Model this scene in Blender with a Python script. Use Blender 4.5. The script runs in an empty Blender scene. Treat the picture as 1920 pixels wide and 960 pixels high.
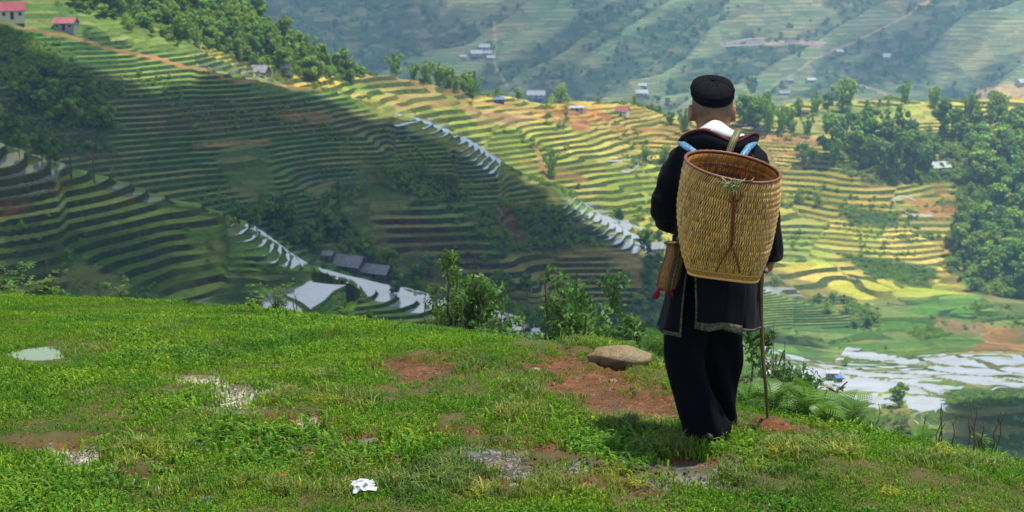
import bpy, math, random
import numpy as np
from mathutils import Vector
random.seed(7); RNG = np.random.default_rng(11)
SC = bpy.context.scene; COL = SC.collection

# ------------------------------------------------ camera, world, sun, exposure
F = 2667.0; PITCH = math.atan(600 / F); CZ = 2.1
CP, SP = math.cos(PITCH), math.sin(PITCH)
cam = bpy.data.cameras.new("camera"); camo = bpy.data.objects.new("camera", cam); COL.objects.link(camo)
camo.location = (0, 0, CZ); camo.rotation_euler = (math.pi / 2 - PITCH, 0, 0)
cam.sensor_width = 36; cam.lens = 36 * F / 1920; cam.clip_start = 0.1; cam.clip_end = 9000
cam.dof.use_dof = True; cam.dof.focus_distance = 6.0; cam.dof.aperture_fstop = 7.1
SC.camera = camo
SUN_EL, SUN_AZ = math.radians(76), math.radians(102)      # azimuth from +Y (away from the camera) towards +X (right)
SUND = Vector((math.cos(SUN_EL) * math.sin(SUN_AZ), math.cos(SUN_EL) * math.cos(SUN_AZ), math.sin(SUN_EL)))
world = bpy.data.worlds.new("World"); SC.world = world; world.use_nodes = True
wn = world.node_tree; bg = wn.nodes["Background"]; bg.inputs[1].default_value = 0.13
sky = wn.nodes.new("ShaderNodeTexSky"); sky.sky_type = 'NISHITA'; sky.sun_disc = False
sky.sun_elevation = SUN_EL; sky.sun_rotation = SUN_AZ; sky.altitude = 1500; sky.dust_density = 1.5
# broken white cloud over the blue sky
_tc = wn.nodes.new("ShaderNodeTexCoord"); _mp = wn.nodes.new("ShaderNodeMapping"); _mp.inputs['Scale'].default_value = (1, 1, 2.6)
_cn = wn.nodes.new("ShaderNodeTexNoise"); _cn.inputs['Scale'].default_value = 2.2; _cn.inputs['Detail'].default_value = 7; _cn.inputs['Roughness'].default_value = .58
_cr = wn.nodes.new("ShaderNodeValToRGB"); _cr.color_ramp.elements[0].position = .44; _cr.color_ramp.elements[1].position = .62
_cm = wn.nodes.new("ShaderNodeMix"); _cm.data_type = 'RGBA'; _cm.inputs[7].default_value = (5.0, 5.3, 5.7, 1)
wn.links.new(_tc.outputs['Generated'], _mp.inputs[0]); wn.links.new(_mp.outputs[0], _cn.inputs['Vector']); wn.links.new(_cn.outputs['Fac'], _cr.inputs[0])
wn.links.new(_cr.outputs[0], _cm.inputs[0]); wn.links.new(sky.outputs[0], _cm.inputs[6]); wn.links.new(_cm.outputs[2], bg.inputs[0])
sl = bpy.data.lights.new("sun", 'SUN'); sl.energy = 5.0; sl.angle = math.radians(0.53); sl.color = (1.0, 0.95, 0.86)
so = bpy.data.objects.new("sun", sl); COL.objects.link(so); so.rotation_euler = SUND.to_track_quat('Z', 'Y').to_euler()
SC.view_settings.view_transform = 'Standard'; SC.view_settings.look = 'None'; SC.view_settings.exposure = 0.22
SC.render.engine = 'CYCLES'
SC.cycles.max_bounces = 6; SC.cycles.diffuse_bounces = 2; SC.cycles.glossy_bounces = 3; SC.cycles.transmission_bounces = 3
SC.cycles.volume_bounces = 0; SC.cycles.transparent_max_bounces = 6; SC.cycles.use_denoising = True
SC.cycles.caustics_reflective = False; SC.cycles.caustics_refractive = False

# ------------------------------------------------ picture rays <-> places
def tpy(py): return np.tan(np.arctan((np.asarray(py, float) - 480) / F) + PITCH)
def P(px, py, Y):
    a, b = (px - 960) / F, (480 - py) / F
    dy = CP + b * SP; dz = -SP + b * CP
    return (a / dy * Y, Y, CZ + dz / dy * Y)
def proj(x, y, z):
    zc = z - CZ; d = y * CP - zc * SP
    return 960 + F * x / d, 480 - F * (y * SP + zc * CP) / d

# ------------------------------------------------ numpy noise
def _h(ix, iy, s):
    n = (ix * 374761393 + iy * 668265263 + s * 982451653) & 0xffffffff
    n = ((n ^ (n >> 13)) * 1274126177) & 0xffffffff
    return ((n ^ (n >> 16)) & 0xffff) / 65535.0
def vnoise(x, y, s=0):
    x = np.asarray(x, float); y = np.asarray(y, float)
    ix = np.floor(x).astype(np.int64); iy = np.floor(y).astype(np.int64); fx = x - ix; fy = y - iy
    fx = fx * fx * fx * (fx * (fx * 6 - 15) + 10); fy = fy * fy * fy * (fy * (fy * 6 - 15) + 10)
    a = _h(ix, iy, s); b = _h(ix + 1, iy, s); c = _h(ix, iy + 1, s); d = _h(ix + 1, iy + 1, s)
    return ((a * (1 - fx) + b * fx) * (1 - fy) + (c * (1 - fx) + d * fx) * fy) * 2 - 1
def fbm(x, y, o=4, s=0):
    r = 0; a = .5
    for k in range(o):
        r = r + a * vnoise(x, y, s + k * 17); x = x * 2.03 + 3.1; y = y * 2.03 + 1.7; a *= .5
    return r
def sstep(a, b, x):
    t = np.clip((x - a) / (b - a), 0, 1); return t * t * (3 - 2 * t)

# ------------------------------------------------ object helpers
def tag(o, label=None, cat=None, group=None, kind=None):
    if label: o['label'] = label
    if cat: o['category'] = cat
    if group: o['group'] = group
    if kind: o['kind'] = kind
    return o
def mesh_np(name, V, Fc, mat=None, smooth=True, attrs=None, mats=None, midx=None):
    me = bpy.data.meshes.new(name); V = np.asarray(V, np.float32); Fc = np.asarray(Fc, np.int32)
    n, k = Fc.shape
    me.vertices.add(len(V)); me.vertices.foreach_set('co', V.ravel())
    me.loops.add(n * k); me.loops.foreach_set('vertex_index', Fc.ravel())
    me.polygons.add(n); me.polygons.foreach_set('loop_start', np.arange(0, n * k, k, dtype=np.int32))
    me.polygons.foreach_set('use_smooth', np.full(n, smooth, bool))
    for m in (mats or ([mat] if mat else [])): me.materials.append(m)
    if midx is not None: me.polygons.foreach_set('material_index', np.asarray(midx, np.int32))
    for an, (tp, arr) in (attrs or {}).items():
        a = me.attributes.new(an, tp, 'POINT')
        a.data.foreach_set('color' if tp == 'FLOAT_COLOR' else 'vector' if tp == 'FLOAT_VECTOR' else 'value', np.asarray(arr, np.int32 if tp == 'INT' else np.float32).ravel())
    me.update(calc_edges=True); me.validate()
    return me
def link(name, me, parent=None, loc=None):
    o = bpy.data.objects.new(name, me); COL.objects.link(o)
    if parent is not None: o.parent = parent
    if loc is not None: o.location = loc
    return o
def empty(name, loc=(0, 0, 0), rz=0):
    o = bpy.data.objects.new(name, None); COL.objects.link(o); o.location = loc; o.rotation_euler = (0, 0, rz); o.empty_display_size = .1
    return o
class MB:
    """collects quads and triangles (triangles repeat nothing: two lists)"""
    def __init__(s): s.v = []; s.f = []; s.c = []
    def add(s, vs, fs, col=None):
        b = len(s.v); s.v += [tuple(map(float, q)) for q in vs]; s.f += [tuple(b + i for i in f) for f in fs]
        s.c += [col or (1, 1, 1)] * len(vs); return b
    def box(s, x0, x1, y0, y1, z0, z1, fn=None, col=None):
        vs = [(x, y, z) for z in (z0, z1) for y in (y0, y1) for x in (x0, x1)]
        if fn: vs = [fn(*q) for q in vs]
        s.add(vs, [(0, 2, 3, 1), (4, 5, 7, 6), (0, 1, 5, 4), (2, 6, 7, 3), (0, 4, 6, 2), (1, 3, 7, 5)], col)
    def tube(s, pts, rad, n=6, cap=True, flat=1.0, col=None):
        pts = [Vector(p) for p in pts]; m = len(pts)
        rad = list(rad) if hasattr(rad, '__len__') else [rad] * m
        vs = []; up = None
        for i in range(m):
            t = (pts[min(i + 1, m - 1)] - pts[max(i - 1, 0)])
            t = t.normalized() if t.length > 1e-9 else Vector((0, 0, 1))
            if up is None: up = Vector((0, 0, 1)) if abs(t.z) < .9 else Vector((0, 1, 0))
            a = t.cross(up).normalized(); b = a.cross(t).normalized(); up = b
            for k in range(n):
                th = 2 * math.pi * k / n
                vs.append(pts[i] + a * math.cos(th) * rad[i] + b * math.sin(th) * rad[i] * flat)
        fs = [(i * n + k, i * n + (k + 1) % n, (i + 1) * n + (k + 1) % n, (i + 1) * n + k) for i in range(m - 1) for k in range(n)]
        if cap: fs += [tuple(range(n - 1, -1, -1)), tuple((m - 1) * n + k for k in range(n))]
        s.add(vs, fs, col)
    def loft(s, rings, cap=True, col=None):
        n = len(rings[0]); m = len(rings); vs = [p for r in rings for p in r]
        fs = [(i * n + k, i * n + (k + 1) % n, (i + 1) * n + (k + 1) % n, (i + 1) * n + k) for i in range(m - 1) for k in range(n)]
        if cap: fs += [tuple(range(n - 1, -1, -1)), tuple((m - 1) * n + k for k in range(n))]
        s.add(vs, fs, col)
    def ball(s, c, r, nu=10, nv=7, fn=None, col=None):
        rx, ry, rz = r if hasattr(r, '__len__') else (r, r, r)
        rings = []
        for j in range(1, nv):
            ph = math.pi * j / nv
            rings.append([(c[0] + rx * math.sin(ph) * math.cos(2 * math.pi * k / nu), c[1] + ry * math.sin(ph) * math.sin(2 * math.pi * k / nu), c[2] - rz * math.cos(ph)) for k in range(nu)])
        b = len(rings) * nu; vs = [p for r_ in rings for p in r_] + [(c[0], c[1], c[2] - rz), (c[0], c[1], c[2] + rz)]
        if fn: vs = [fn(p) for p in vs]
        fs = [(i * nu + k, i * nu + (k + 1) % nu, (i + 1) * nu + (k + 1) % nu, (i + 1) * nu + k) for i in range(nv - 2) for k in range(nu)]
        fs += [(k + 1 if k + 1 < nu else 0, k, b) for k in range(nu)]; o = (nv - 2) * nu
        fs += [(o + k, o + (k + 1) % nu, b + 1) for k in range(nu)]
        s.add(vs, fs, col)
    def mesh(s, name, mat, smooth=True, colattr=False):
        me = bpy.data.meshes.new(name); me.from_pydata(s.v, [], s.f)
        for m in (mat if isinstance(mat, (list, tuple)) else [mat]): me.materials.append(m)
        if colattr:
            a = me.attributes.new('tint', 'FLOAT_COLOR', 'POINT'); a.data.foreach_set('color', [q for c in s.c for q in (*c, 1)])
        me.polygons.foreach_set('use_smooth', [smooth] * len(me.polygons)); me.update(); return me
    def build(s, name, mat, parent=None, smooth=True, colattr=False, loc=None):
        return link(name, s.mesh(name, mat, smooth, colattr), parent, loc)

# ------------------------------------------------ material helpers
class NT:
    def __init__(s, name):
        s.m = bpy.data.materials.new(name); s.m.use_nodes = True; s.t = s.m.node_tree; s.b = s.t.nodes['Principled BSDF']; s.out = s.t.nodes['Material Output']
    def n(s, tp, **kw):
        nd = s.t.nodes.new('ShaderNode' + tp)
        for k, v in kw.items():
            if k.startswith('i_'):
                key = k[2:]; nd.inputs[int(key) if key.isdigit() else key].default_value = v
            else: setattr(nd, k, v)
        return nd
    def l(s, a, b): s.t.links.new(a, b)
    def attr(s, name, out='Fac'): return s.n('Attribute', attribute_name=name).outputs[out]
    def math(s, op, a, b=None, c=None, clamp=False):
        nd = s.n('Math', operation=op); nd.use_clamp = clamp
        for i, q in enumerate((a, b, c)):
            if q is None: continue
            if isinstance(q, (int, float)): nd.inputs[i].default_value = q
            else: s.l(q, nd.inputs[i])
        return nd.outputs[0]
    def mix(s, f, a, b, mode='MIX'):
        nd = s.n('Mix', data_type='RGBA', blend_type=mode)
        for i, q in ((0, f), (6, a), (7, b)):
            if isinstance(q, (int, float)): nd.inputs[i].default_value = q
            elif isinstance(q, tuple): nd.inputs[i].default_value = (*q[:3], 1)
            else: s.l(q, nd.inputs[i])
        return nd.outputs[2]
    def ramp(s, f, stops, interp='LINEAR'):
        nd = s.n('ValToRGB'); cr = nd.color_ramp; cr.interpolation = interp
        while len(cr.elements) > 1: cr.elements.remove(cr.elements[0])
        for i, (p, c) in enumerate(stops):
            e = cr.elements[0] if i == 0 else cr.elements.new(p)
            e.position = p; e.color = (*c, 1) if isinstance(c, tuple) else (c, c, c, 1)
        s.l(f, nd.inputs[0]); return nd.outputs[0]
    def coord(s, kind='Object'): return s.n('TexCoord').outputs[kind]
    def geo(s): return s.n('NewGeometry').outputs['Position']
    def noise(s, scale, vec=None, detail=4, rough=.5, out='Fac', dist=0):
        nd = s.n('TexNoise', i_Scale=scale, i_Detail=detail, i_Roughness=rough, i_Distortion=dist)
        if vec is not None: s.l(vec, nd.inputs['Vector'])
        return nd.outputs[out]
    def bump(s, h, strength=.5, dist=.02):
        nd = s.n('Bump', i_Strength=strength, i_Distance=dist); s.l(h, nd.inputs['Height']); s.l(nd.outputs[0], s.b.inputs['Normal'])
    def col(s, c):
        if isinstance(c, tuple): s.b.inputs['Base Color'].default_value = (*c, 1)
        else: s.l(c, s.b.inputs['Base Color'])
    def rough(s, r, spec=None):
        s.b.inputs['Roughness'].default_value = r
        if spec is not None: s.b.inputs['Specular IOR Level'].default_value = spec
def plain(name, c, r=.7, var=.25, scale=20, bump=0, bd=.01, spec=.3):
    m = NT(name); v = m.noise(scale, m.coord())
    m.col(m.mix(v, tuple(q * (1 - var) for q in c), tuple(min(1, q * (1 + var)) for q in c))); m.rough(r, spec)
    if bump: m.bump(m.noise(scale * 3, m.coord()), bump, bd)
    return m.m
def leafmat(name, c1, c2, trans=.35, tint=True, rough=.5, drift=0):
    """two-sided leaf: colour from the vertex tint and a random value for each copy"""
    m = NT(name); rnd = m.n('ObjectInfo').outputs['Random']
    c = m.mix(rnd, c1, c2)
    if drift: c = m.mix(1.0, c, m.ramp(m.noise(drift, m.geo(), 4, .6), [(.32, (.55, .72, .75)), (.5, (1, 1, 1)), (.68, (1.35, 1.12, .9))]), 'MULTIPLY')
    if tint: c = m.mix(1.0, c, m.attr('tint', 'Color'), 'MULTIPLY')
    tr = m.n('BsdfTranslucent'); m.l(m.mix(1.0, c, (1.25, 1.2, .55), 'MULTIPLY'), tr.inputs[0])
    m.col(c); m.rough(rough, .35)
    ms = m.n('MixShader'); ms.inputs[0].default_value = trans
    m.l(m.b.outputs[0], ms.inputs[1]); m.l(tr.outputs[0], ms.inputs[2]); m.l(ms.outputs[0], m.out.inputs[0])
    return m.m
# ================================================ THE VALLEY: one sheet from the foot of the hilltop to beyond the far mountain
def tz(py, Y): return CZ - float(tpy(py)) * Y
# feature lines from near to far; each knot is (picture column, distance, height)
def L(*k): return k
LINES = [
 L((-250,34,-20),(960,34,-20),(2170,34,-20)),
 L((-250,150,-52),(300,150,-54),(960,150,-58),(2170,150,-66)),
 L((-250,196,-54),(0,209,-56.5),(300,231,-60.3),(480,236,-61.5),(640,238,-62),(700,242,-68),(860,245,-70.8),(1000,240,-73.2),(1240,235,-79.4),(1450,222,-84),(1700,226,-84),(2170,220,-84)),
 L((-250,234,-45),(0,241,-47.5),(90,243,-50),(200,247,-54.2),(330,250,-59.0),(480,251,-61),(600,251,-61),(700,249,-66.5),(860,249,-69.2),(1000,245,-71.8),(1240,243,-80),(1450,232,-84.5),(1700,233,-84.5),(2170,230,-84.5)),
 L((-250,258,-27),(0,266,tz(262,266)),(90,271,tz(297,271)),(300,283,tz(360,283)),(460,279,tz(423,279)),(560,266,tz(486,266)),(700,262,tz(530,262)),(860,257,tz(573,257)),(1000,251,tz(610,251)),(1240,256,-80.5),(1450,246,-85.5),(1700,246,-85.5),(2170,246,-85.5)),
 L((-250,305,-44),(0,302,-50),(300,300,-58),(450,300,-64),(600,300,-68),(860,300,-76),(1000,300,-83),(1240,305,-92),(1450,310,-96),(1700,310,-96),(2170,310,-96)),
 L((-250,330,-50),(0,335,-57),(300,350,-66),(450,355,-72),(600,365,-80),(750,370,-88),(860,372,-94),(1000,375,-100),(1240,385,-104),(1450,395,-108),(1700,395,-108),(2170,395,-108)),
 L((-250,410,-18),(0,415,tz(45,415)),(150,420,tz(75,420)),(300,429,tz(102,429)),(450,429,tz(150,429)),(600,446,tz(172,446)),(750,452,tz(212,452)),(860,448,tz(265,448)),(1000,433,tz(340,433)),(1100,426,tz(393,426)),(1200,417,tz(447,417)),(1240,411,tz(478,411)),(1330,410,tz(515,410)),(1450,409,tz(538,409)),(1600,402,tz(590,402)),(1700,402,-107.5),(2170,402,-107.5)),
 L((-250,450,-4),(0,455,-11),(300,455,-25),(450,458,-37),(600,475,-48),(700,480,-56),(860,480,-73),(1000,468,-88),(1240,450,-103),(1450,440,-108.5),(1700,430,-109),(2170,430,-109)),
 L((-250,520,26),(0,520,14),(300,520,-7),(430,525,tz(18,525)),(560,540,tz(84,540)),(680,555,tz(142,555)),(760,570,tz(147,570)),(890,585,tz(184,585)),(1000,600,tz(200,600)),(1100,610,tz(203,610)),(1240,625,tz(222,625)),(1450,635,tz(203,635)),(1700,640,tz(188,640)),(1920,645,tz(195,645)),(2170,650,tz(195,650))),
 L((-250,900,-120),(960,900,-148),(2170,900,-148)),
 L((-250,1300,-162),(960,1300,-168),(1600,1300,-166),(1920,1270,-150),(2170,1250,-146)),
 L((-250,1390,-158),(800,1400,tz(200,1400)),(1300,1400,tz(195,1400)),(1920,1380,tz(205,1380)),(2170,1380,-150)),
 L((-250,1650,-70),(960,1656,-71),(2170,1656,-69)),
 L((-250,1860,2),(960,1860,0),(2170,1860,2)),
 L((-250,2150,62),(960,2150,66),(2170,2150,66)),
 L((-250,2500,50),(960,2500,50),(2170,2500,50)),
]
ROWS = [14, 22, 45, 165, 50, 100, 270, 44, 290, 20, 16, 12, 165, 40, 14, 5]
NC = 800
sx = np.linspace(-250, 2170, NC)                      # columns as picture columns at mid height
S = (sx - 960) / F / (CP + 0.18 * SP) * (CP * CP + SP * SP)
S = (sx - 960) / F * (CP + 0.19 * SP)                 # x / y of each column
def colpx(t): return 960 + F * S / (CP + t * SP)
KY, KZ = [], []
ker = np.hanning(27); ker /= ker.sum()
for ln in LINES:
    a = np.array(ln, float); Yk = np.interp(sx, a[:, 0], a[:, 1]); Zk = np.interp(sx, a[:, 0], a[:, 2])
    px = colpx((CZ - Zk) / Yk); Yk = np.interp(px, a[:, 0], a[:, 1]); Zk = np.interp(px, a[:, 0], a[:, 2])
    pad = lambda q: np.convolve(np.pad(q, 13, mode='edge'), ker, mode='valid')
    KY.append(pad(Yk)); KZ.append(pad(Zk))
KY = np.array(KY); KZ = np.array(KZ)
# monotone cubic through each column
hk = np.diff(KY, axis=0); dk = np.diff(KZ, axis=0) / hk
mk = np.zeros_like(KZ)
w1 = 2 * hk[1:] + hk[:-1]; w2 = hk[1:] + 2 * hk[:-1]
with np.errstate(divide='ignore', invalid='ignore'):
    hm = (w1 + w2) / (w1 / dk[:-1] + w2 / dk[1:])
mk[1:-1] = np.where(dk[:-1] * dk[1:] > 0, hm, 0)
mk[0] = dk[0]; mk[-1] = dk[-1]
# crests and valley lines keep part of their slope so that ridges stay ridges and not domes
YY, ZZ, LAY = [], [], []
for k, nr in enumerate(ROWS):
    u = (np.arange(nr) / nr)[:, None]
    y = KY[k] + u * hk[k]
    h00 = 2 * u**3 - 3 * u**2 + 1; h10 = u**3 - 2 * u**2 + u; h01 = -2 * u**3 + 3 * u**2; h11 = u**3 - u**2
    zc = h00 * KZ[k] + h10 * hk[k] * mk[k] + h01 * KZ[k + 1] + h11 * hk[k] * mk[k + 1]
    zl = KZ[k] * (1 - u) + KZ[k + 1] * u
    YY.append(y); ZZ.append(zc * .88 + zl * .12); LAY.append(np.full(nr, k))
YY = np.vstack(YY + [KY[-1:]]); ZZ = np.vstack(ZZ + [KZ[-1:]]); LAY = np.concatenate(LAY + [[len(ROWS) - 1]])
NR = len(LAY); XX = S[None, :] * YY; LAYG = np.repeat(LAY[:, None], NC, 1)
_, PY0 = proj(XX, YY, ZZ); PX0, _ = proj(XX, YY, ZZ)
# spurs and mounds: (list of (column, distance)), height, width
def wxy(px, Y, t=.2): return ((px - 960) / F * (CP + t * SP) * Y, Y)
SPURS = [
 ([(690, 414), (765, 404), (850, 397), (910, 393), (985, 386), (1010, 378)], 6.0, 9),
 ([(545, 382), (600, 383), (650, 381), (705, 372)], 5.0, 9),
 ([(1830, 236), (1900, 238), (2000, 240)], 7.5, 11),
 ([(330, 395), (420, 390), (500, 382)], 3.0, 12),
 ([(700, 562), (780, 563)], 3.0, 16),
 ([(1000, 590), (1100, 592)], 3.0, 14),
 ([(1560, 560), (1650, 585), (1720, 600)], 4.0, 25),
 ([(560, 1560), (500, 1640)], 22.0, 30),
]
for pts, hgt, wd in SPURS:
    w = [wxy(*q) for q in pts]; dmin = np.full(XX.shape, 1e9)
    r0, r1 = np.searchsorted(YY[:, 0], [min(q[1] for q in w) - 4 * wd, max(q[1] for q in w) + 4 * wd])
    r0 = max(0, r0 - 40); r1 = min(NR, r1 + 40); X_, Y_ = XX[r0:r1], YY[r0:r1]; d = np.full(X_.shape, 1e9)
    for (ax, ay), (bx, by) in zip(w[:-1], w[1:]):
        q = np.clip(((X_ - ax) * (bx - ax) + (Y_ - ay) * (by - ay)) / ((bx - ax)**2 + (by - ay)**2), 0, 1)
        d = np.minimum(d, np.hypot(X_ - ax - q * (bx - ax), Y_ - ay - q * (by - ay)))
    ZZ[r0:r1] += hgt * np.exp(-(d / wd)**1.6)
amp = np.interp(YY, [34, 150, 230, 300, 340, 450, 520, 650, 900, 1400, 1700, 2500], [1, 3, 1.7, 2.5, 3.6, 4.4, 6.5, 6.5, 8, 12, 14, 10])
wav = np.interp(YY, [34, 230, 300, 450, 650, 1400, 2500], [30, 34, 45, 60, 70, 190, 220])
n1 = np.where(YY < 325, fbm(XX / 34, YY / 34, 3, 5), 0) * sstep(330, 300, YY) + fbm(XX / 46, YY / 46, 3, 9) * sstep(300, 330, YY) * sstep(1000, 800, YY) + fbm(XX / 190, YY / 190, 5, 21) * sstep(800, 1000, YY)
flat = sstep(1150, 1300, PX0) * sstep(210, 240, YY) * sstep(425, 400, YY)       # the flat valley floor on the right
flat = np.maximum(flat, sstep(300, 340, PX0) * sstep(680, 640, PX0) * sstep(258, 250, YY) * sstep(225, 235, YY))
ZZ += amp * n1 * (1 - .35 * flat) * 1.3
# far mountain: slanting ridges and gullies
rw = (XX - .95 * (YY - 1400) + 85 * fbm(XX / 330, YY / 330, 3, 33)) / 150.0
rid = 1 - np.abs(2 * (rw - np.floor(rw)) - 1) ** 1.2 * 1.0
rid = rid * .62 + .5 * fbm(XX / 140, YY / 190, 3, 37) + .35 * (1 - np.abs(2 * ((rw * 2.3 + .3) - np.floor(rw * 2.3 + .3)) - 1))
FARM = sstep(1200, 1420, YY)
ZZ += FARM * (rid - .6) * 30
# gentle shoulders just below the crests, where the flooded steps lie
rowid = np.concatenate([[0], np.cumsum(ROWS)])
for line, x0, x1, dep, gy in ((7, 735, 850, 24, .07), (7, 850, 945, 30, .07), (7, 1045, 1215, 20, .08), (7.012, 365, 550, 14, .04), (7.022, 160, 250, 15, .04), (4, -60, 110, 17, .07), (4, 420, 575, 17, .08), (4, 590, 1010, 9, .10)):
    rc = rowid[int(line)] + int(round((line - int(line)) * 1000)); cpx = PX0[rc]; w = sstep(x0 - 12, x0 + 12, cpx) * (1 - sstep(x1 - 12, x1 + 12, cpx))
    d = YY[rc][None, :] - YY; m_ = sstep(-.5, 2.5, d) * (1 - sstep(dep * .7, dep * 1.9, d)) * w[None, :]
    ZZ = ZZ * (1 - m_) + (ZZ[rc][None, :] - gy * d + .25 * (ZZ - ZZ[rc][None, :] + .4 * d).clip(-2, 2)) * m_
ZB = ZZ.copy()
PXG, PYG = proj(XX, YY, ZB)
vis = np.minimum.accumulate(PYG, axis=0) >= PYG - 1e-9

# ------------------------------------------------ painted regions, outlines given as picture columns and rows
def pmask(poly, lay, feather=4.0, nz=0.0):
    """soft mask of a polygon over the grid, limited to the layers lay = (first, last)"""
    poly = np.array(poly, float); M = np.zeros(XX.shape)
    rsel = np.where((LAY >= lay[0]) & (LAY <= lay[1]))[0]; r0, r1 = rsel[0], rsel[-1] + 1
    px, py = PXG[r0:r1], PYG[r0:r1]
    if nz: px = px + nz * vnoise(px / 14, py / 9, 3); py = py + .6 * nz * vnoise(px / 14 + 9, py / 9, 4)
    b = (px > poly[:, 0].min() - 3 * feather) & (px < poly[:, 0].max() + 3 * feather) & (py > poly[:, 1].min() - 3 * feather) & (py < poly[:, 1].max() + 3 * feather)
    x, y = px[b], py[b]
    if not len(x): return M
    ins = np.zeros(len(x), bool); d = np.full(len(x), 1e9)
    for (ax, ay), (bx, by) in zip(poly, np.roll(poly, -1, 0)):
        with np.errstate(divide='ignore', invalid='ignore'):
            c = ((ay > y) != (by > y)) & (x < (bx - ax) * (y - ay) / (by - ay + 1e-12) + ax)
        ins ^= c
        q = np.clip(((x - ax) * (bx - ax) + (y - ay) * (by - ay)) / ((bx - ax)**2 + (by - ay)**2 + 1e-9), 0, 1)
        d = np.minimum(d, np.hypot(x - ax - q * (bx - ax), y - ay - q * (by - ay)))
    sd = np.where(ins, d, -d); sub = M[r0:r1]; sub[b] = np.clip(.5 + sd / (2 * feather), 0, 1); M[r0:r1] = sub
    return M
def line_mask(pts, lay, wpx):
    pts = np.array(pts, float); M = np.zeros(XX.shape)
    rsel = np.where((LAY >= lay[0]) & (LAY <= lay[1]))[0]; r0, r1 = rsel[0], rsel[-1] + 1
    px, py = PXG[r0:r1], PYG[r0:r1]; px = px + 3 * vnoise(px / 20, py / 20, 8); py = py + 2 * vnoise(px / 20, py / 20, 6); d = np.full(px.shape, 1e9)
    for (ax, ay), (bx, by) in zip(pts[:-1], pts[1:]):
        q = np.clip(((px - ax) * (bx - ax) + (py - ay) * (by - ay)) / ((bx - ax)**2 + (by - ay)**2 + 1e-9), 0, 1)
        d = np.minimum(d, np.hypot(px - ax - q * (bx - ax), (py - ay - q * (by - ay)) * 1.3))
    M[r0:r1] = np.clip(1.2 - d / wpx, 0, 1); return M
def shp(): return np.zeros(XX.shape + (3,))
TREAD, RISER = shp(), shp()
nA = fbm(XX / 22, YY / 22, 3, 51); nB = fbm(XX / 60, YY / 60, 2, 61)
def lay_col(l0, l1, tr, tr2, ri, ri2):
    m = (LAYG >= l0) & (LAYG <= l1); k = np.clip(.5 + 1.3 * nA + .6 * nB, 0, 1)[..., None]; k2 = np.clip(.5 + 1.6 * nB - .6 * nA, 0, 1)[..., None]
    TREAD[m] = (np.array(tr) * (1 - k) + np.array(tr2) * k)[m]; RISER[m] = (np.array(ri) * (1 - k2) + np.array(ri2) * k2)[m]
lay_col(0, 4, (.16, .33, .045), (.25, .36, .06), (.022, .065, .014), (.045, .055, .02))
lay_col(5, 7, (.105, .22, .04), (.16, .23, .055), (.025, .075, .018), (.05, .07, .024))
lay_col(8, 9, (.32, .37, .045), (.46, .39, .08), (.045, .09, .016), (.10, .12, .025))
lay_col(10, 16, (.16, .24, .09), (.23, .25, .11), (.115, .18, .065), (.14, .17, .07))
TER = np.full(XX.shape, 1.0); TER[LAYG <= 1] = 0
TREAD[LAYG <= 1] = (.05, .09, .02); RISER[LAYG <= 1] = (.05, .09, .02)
def paint(m, tr, ri=None, ter=None):
    m3 = m[..., None]; TREAD[:] = TREAD * (1 - m3) + np.array(tr) * m3
    ri = tr if ri is None else ri; RISER[:] = RISER * (1 - m3) + np.array(ri) * m3
    if ter is not None: TER[:] = TER * (1 - m) + ter * m
WOOD = (.028, .06, .016); SCRUB = (.05, .10, .024); SOIL = (.30, .13, .05); GRN = (.10, .18, .03)
D_, E_ = (0, 4), (4, 7)
# layer 1
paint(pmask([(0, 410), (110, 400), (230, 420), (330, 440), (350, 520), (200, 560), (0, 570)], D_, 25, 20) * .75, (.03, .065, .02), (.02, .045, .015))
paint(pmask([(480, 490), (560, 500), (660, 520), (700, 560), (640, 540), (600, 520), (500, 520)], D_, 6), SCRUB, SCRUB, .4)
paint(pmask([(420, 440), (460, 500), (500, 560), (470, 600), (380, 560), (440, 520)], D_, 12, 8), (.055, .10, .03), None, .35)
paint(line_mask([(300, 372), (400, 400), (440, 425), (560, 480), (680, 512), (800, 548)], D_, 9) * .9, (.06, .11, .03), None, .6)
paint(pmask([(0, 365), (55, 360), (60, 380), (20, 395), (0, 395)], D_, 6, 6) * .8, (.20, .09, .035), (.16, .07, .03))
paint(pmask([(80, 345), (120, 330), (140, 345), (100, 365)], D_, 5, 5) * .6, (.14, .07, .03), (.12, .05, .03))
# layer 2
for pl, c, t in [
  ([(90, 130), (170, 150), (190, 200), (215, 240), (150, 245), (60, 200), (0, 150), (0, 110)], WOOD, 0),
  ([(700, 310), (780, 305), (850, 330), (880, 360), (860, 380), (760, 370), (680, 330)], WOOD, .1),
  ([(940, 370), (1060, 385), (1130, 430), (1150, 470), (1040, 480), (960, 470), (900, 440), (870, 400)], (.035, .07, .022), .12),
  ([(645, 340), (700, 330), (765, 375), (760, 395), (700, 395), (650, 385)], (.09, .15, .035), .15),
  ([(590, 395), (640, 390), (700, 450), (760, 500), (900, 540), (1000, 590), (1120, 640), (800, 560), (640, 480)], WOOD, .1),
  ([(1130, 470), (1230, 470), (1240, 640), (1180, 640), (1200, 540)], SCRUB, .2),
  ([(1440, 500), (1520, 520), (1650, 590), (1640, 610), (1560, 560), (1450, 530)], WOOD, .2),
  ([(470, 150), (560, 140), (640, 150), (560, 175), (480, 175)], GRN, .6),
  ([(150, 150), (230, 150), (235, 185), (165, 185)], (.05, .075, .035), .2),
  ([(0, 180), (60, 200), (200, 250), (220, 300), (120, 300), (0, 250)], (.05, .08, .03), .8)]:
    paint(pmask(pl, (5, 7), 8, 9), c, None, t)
paint(pmask([(920, 380), (950, 385), (985, 430), (1000, 460), (975, 462), (950, 430)], (5, 7), 7, 8) * .8, (.15, .075, .04), None, .1)
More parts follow.
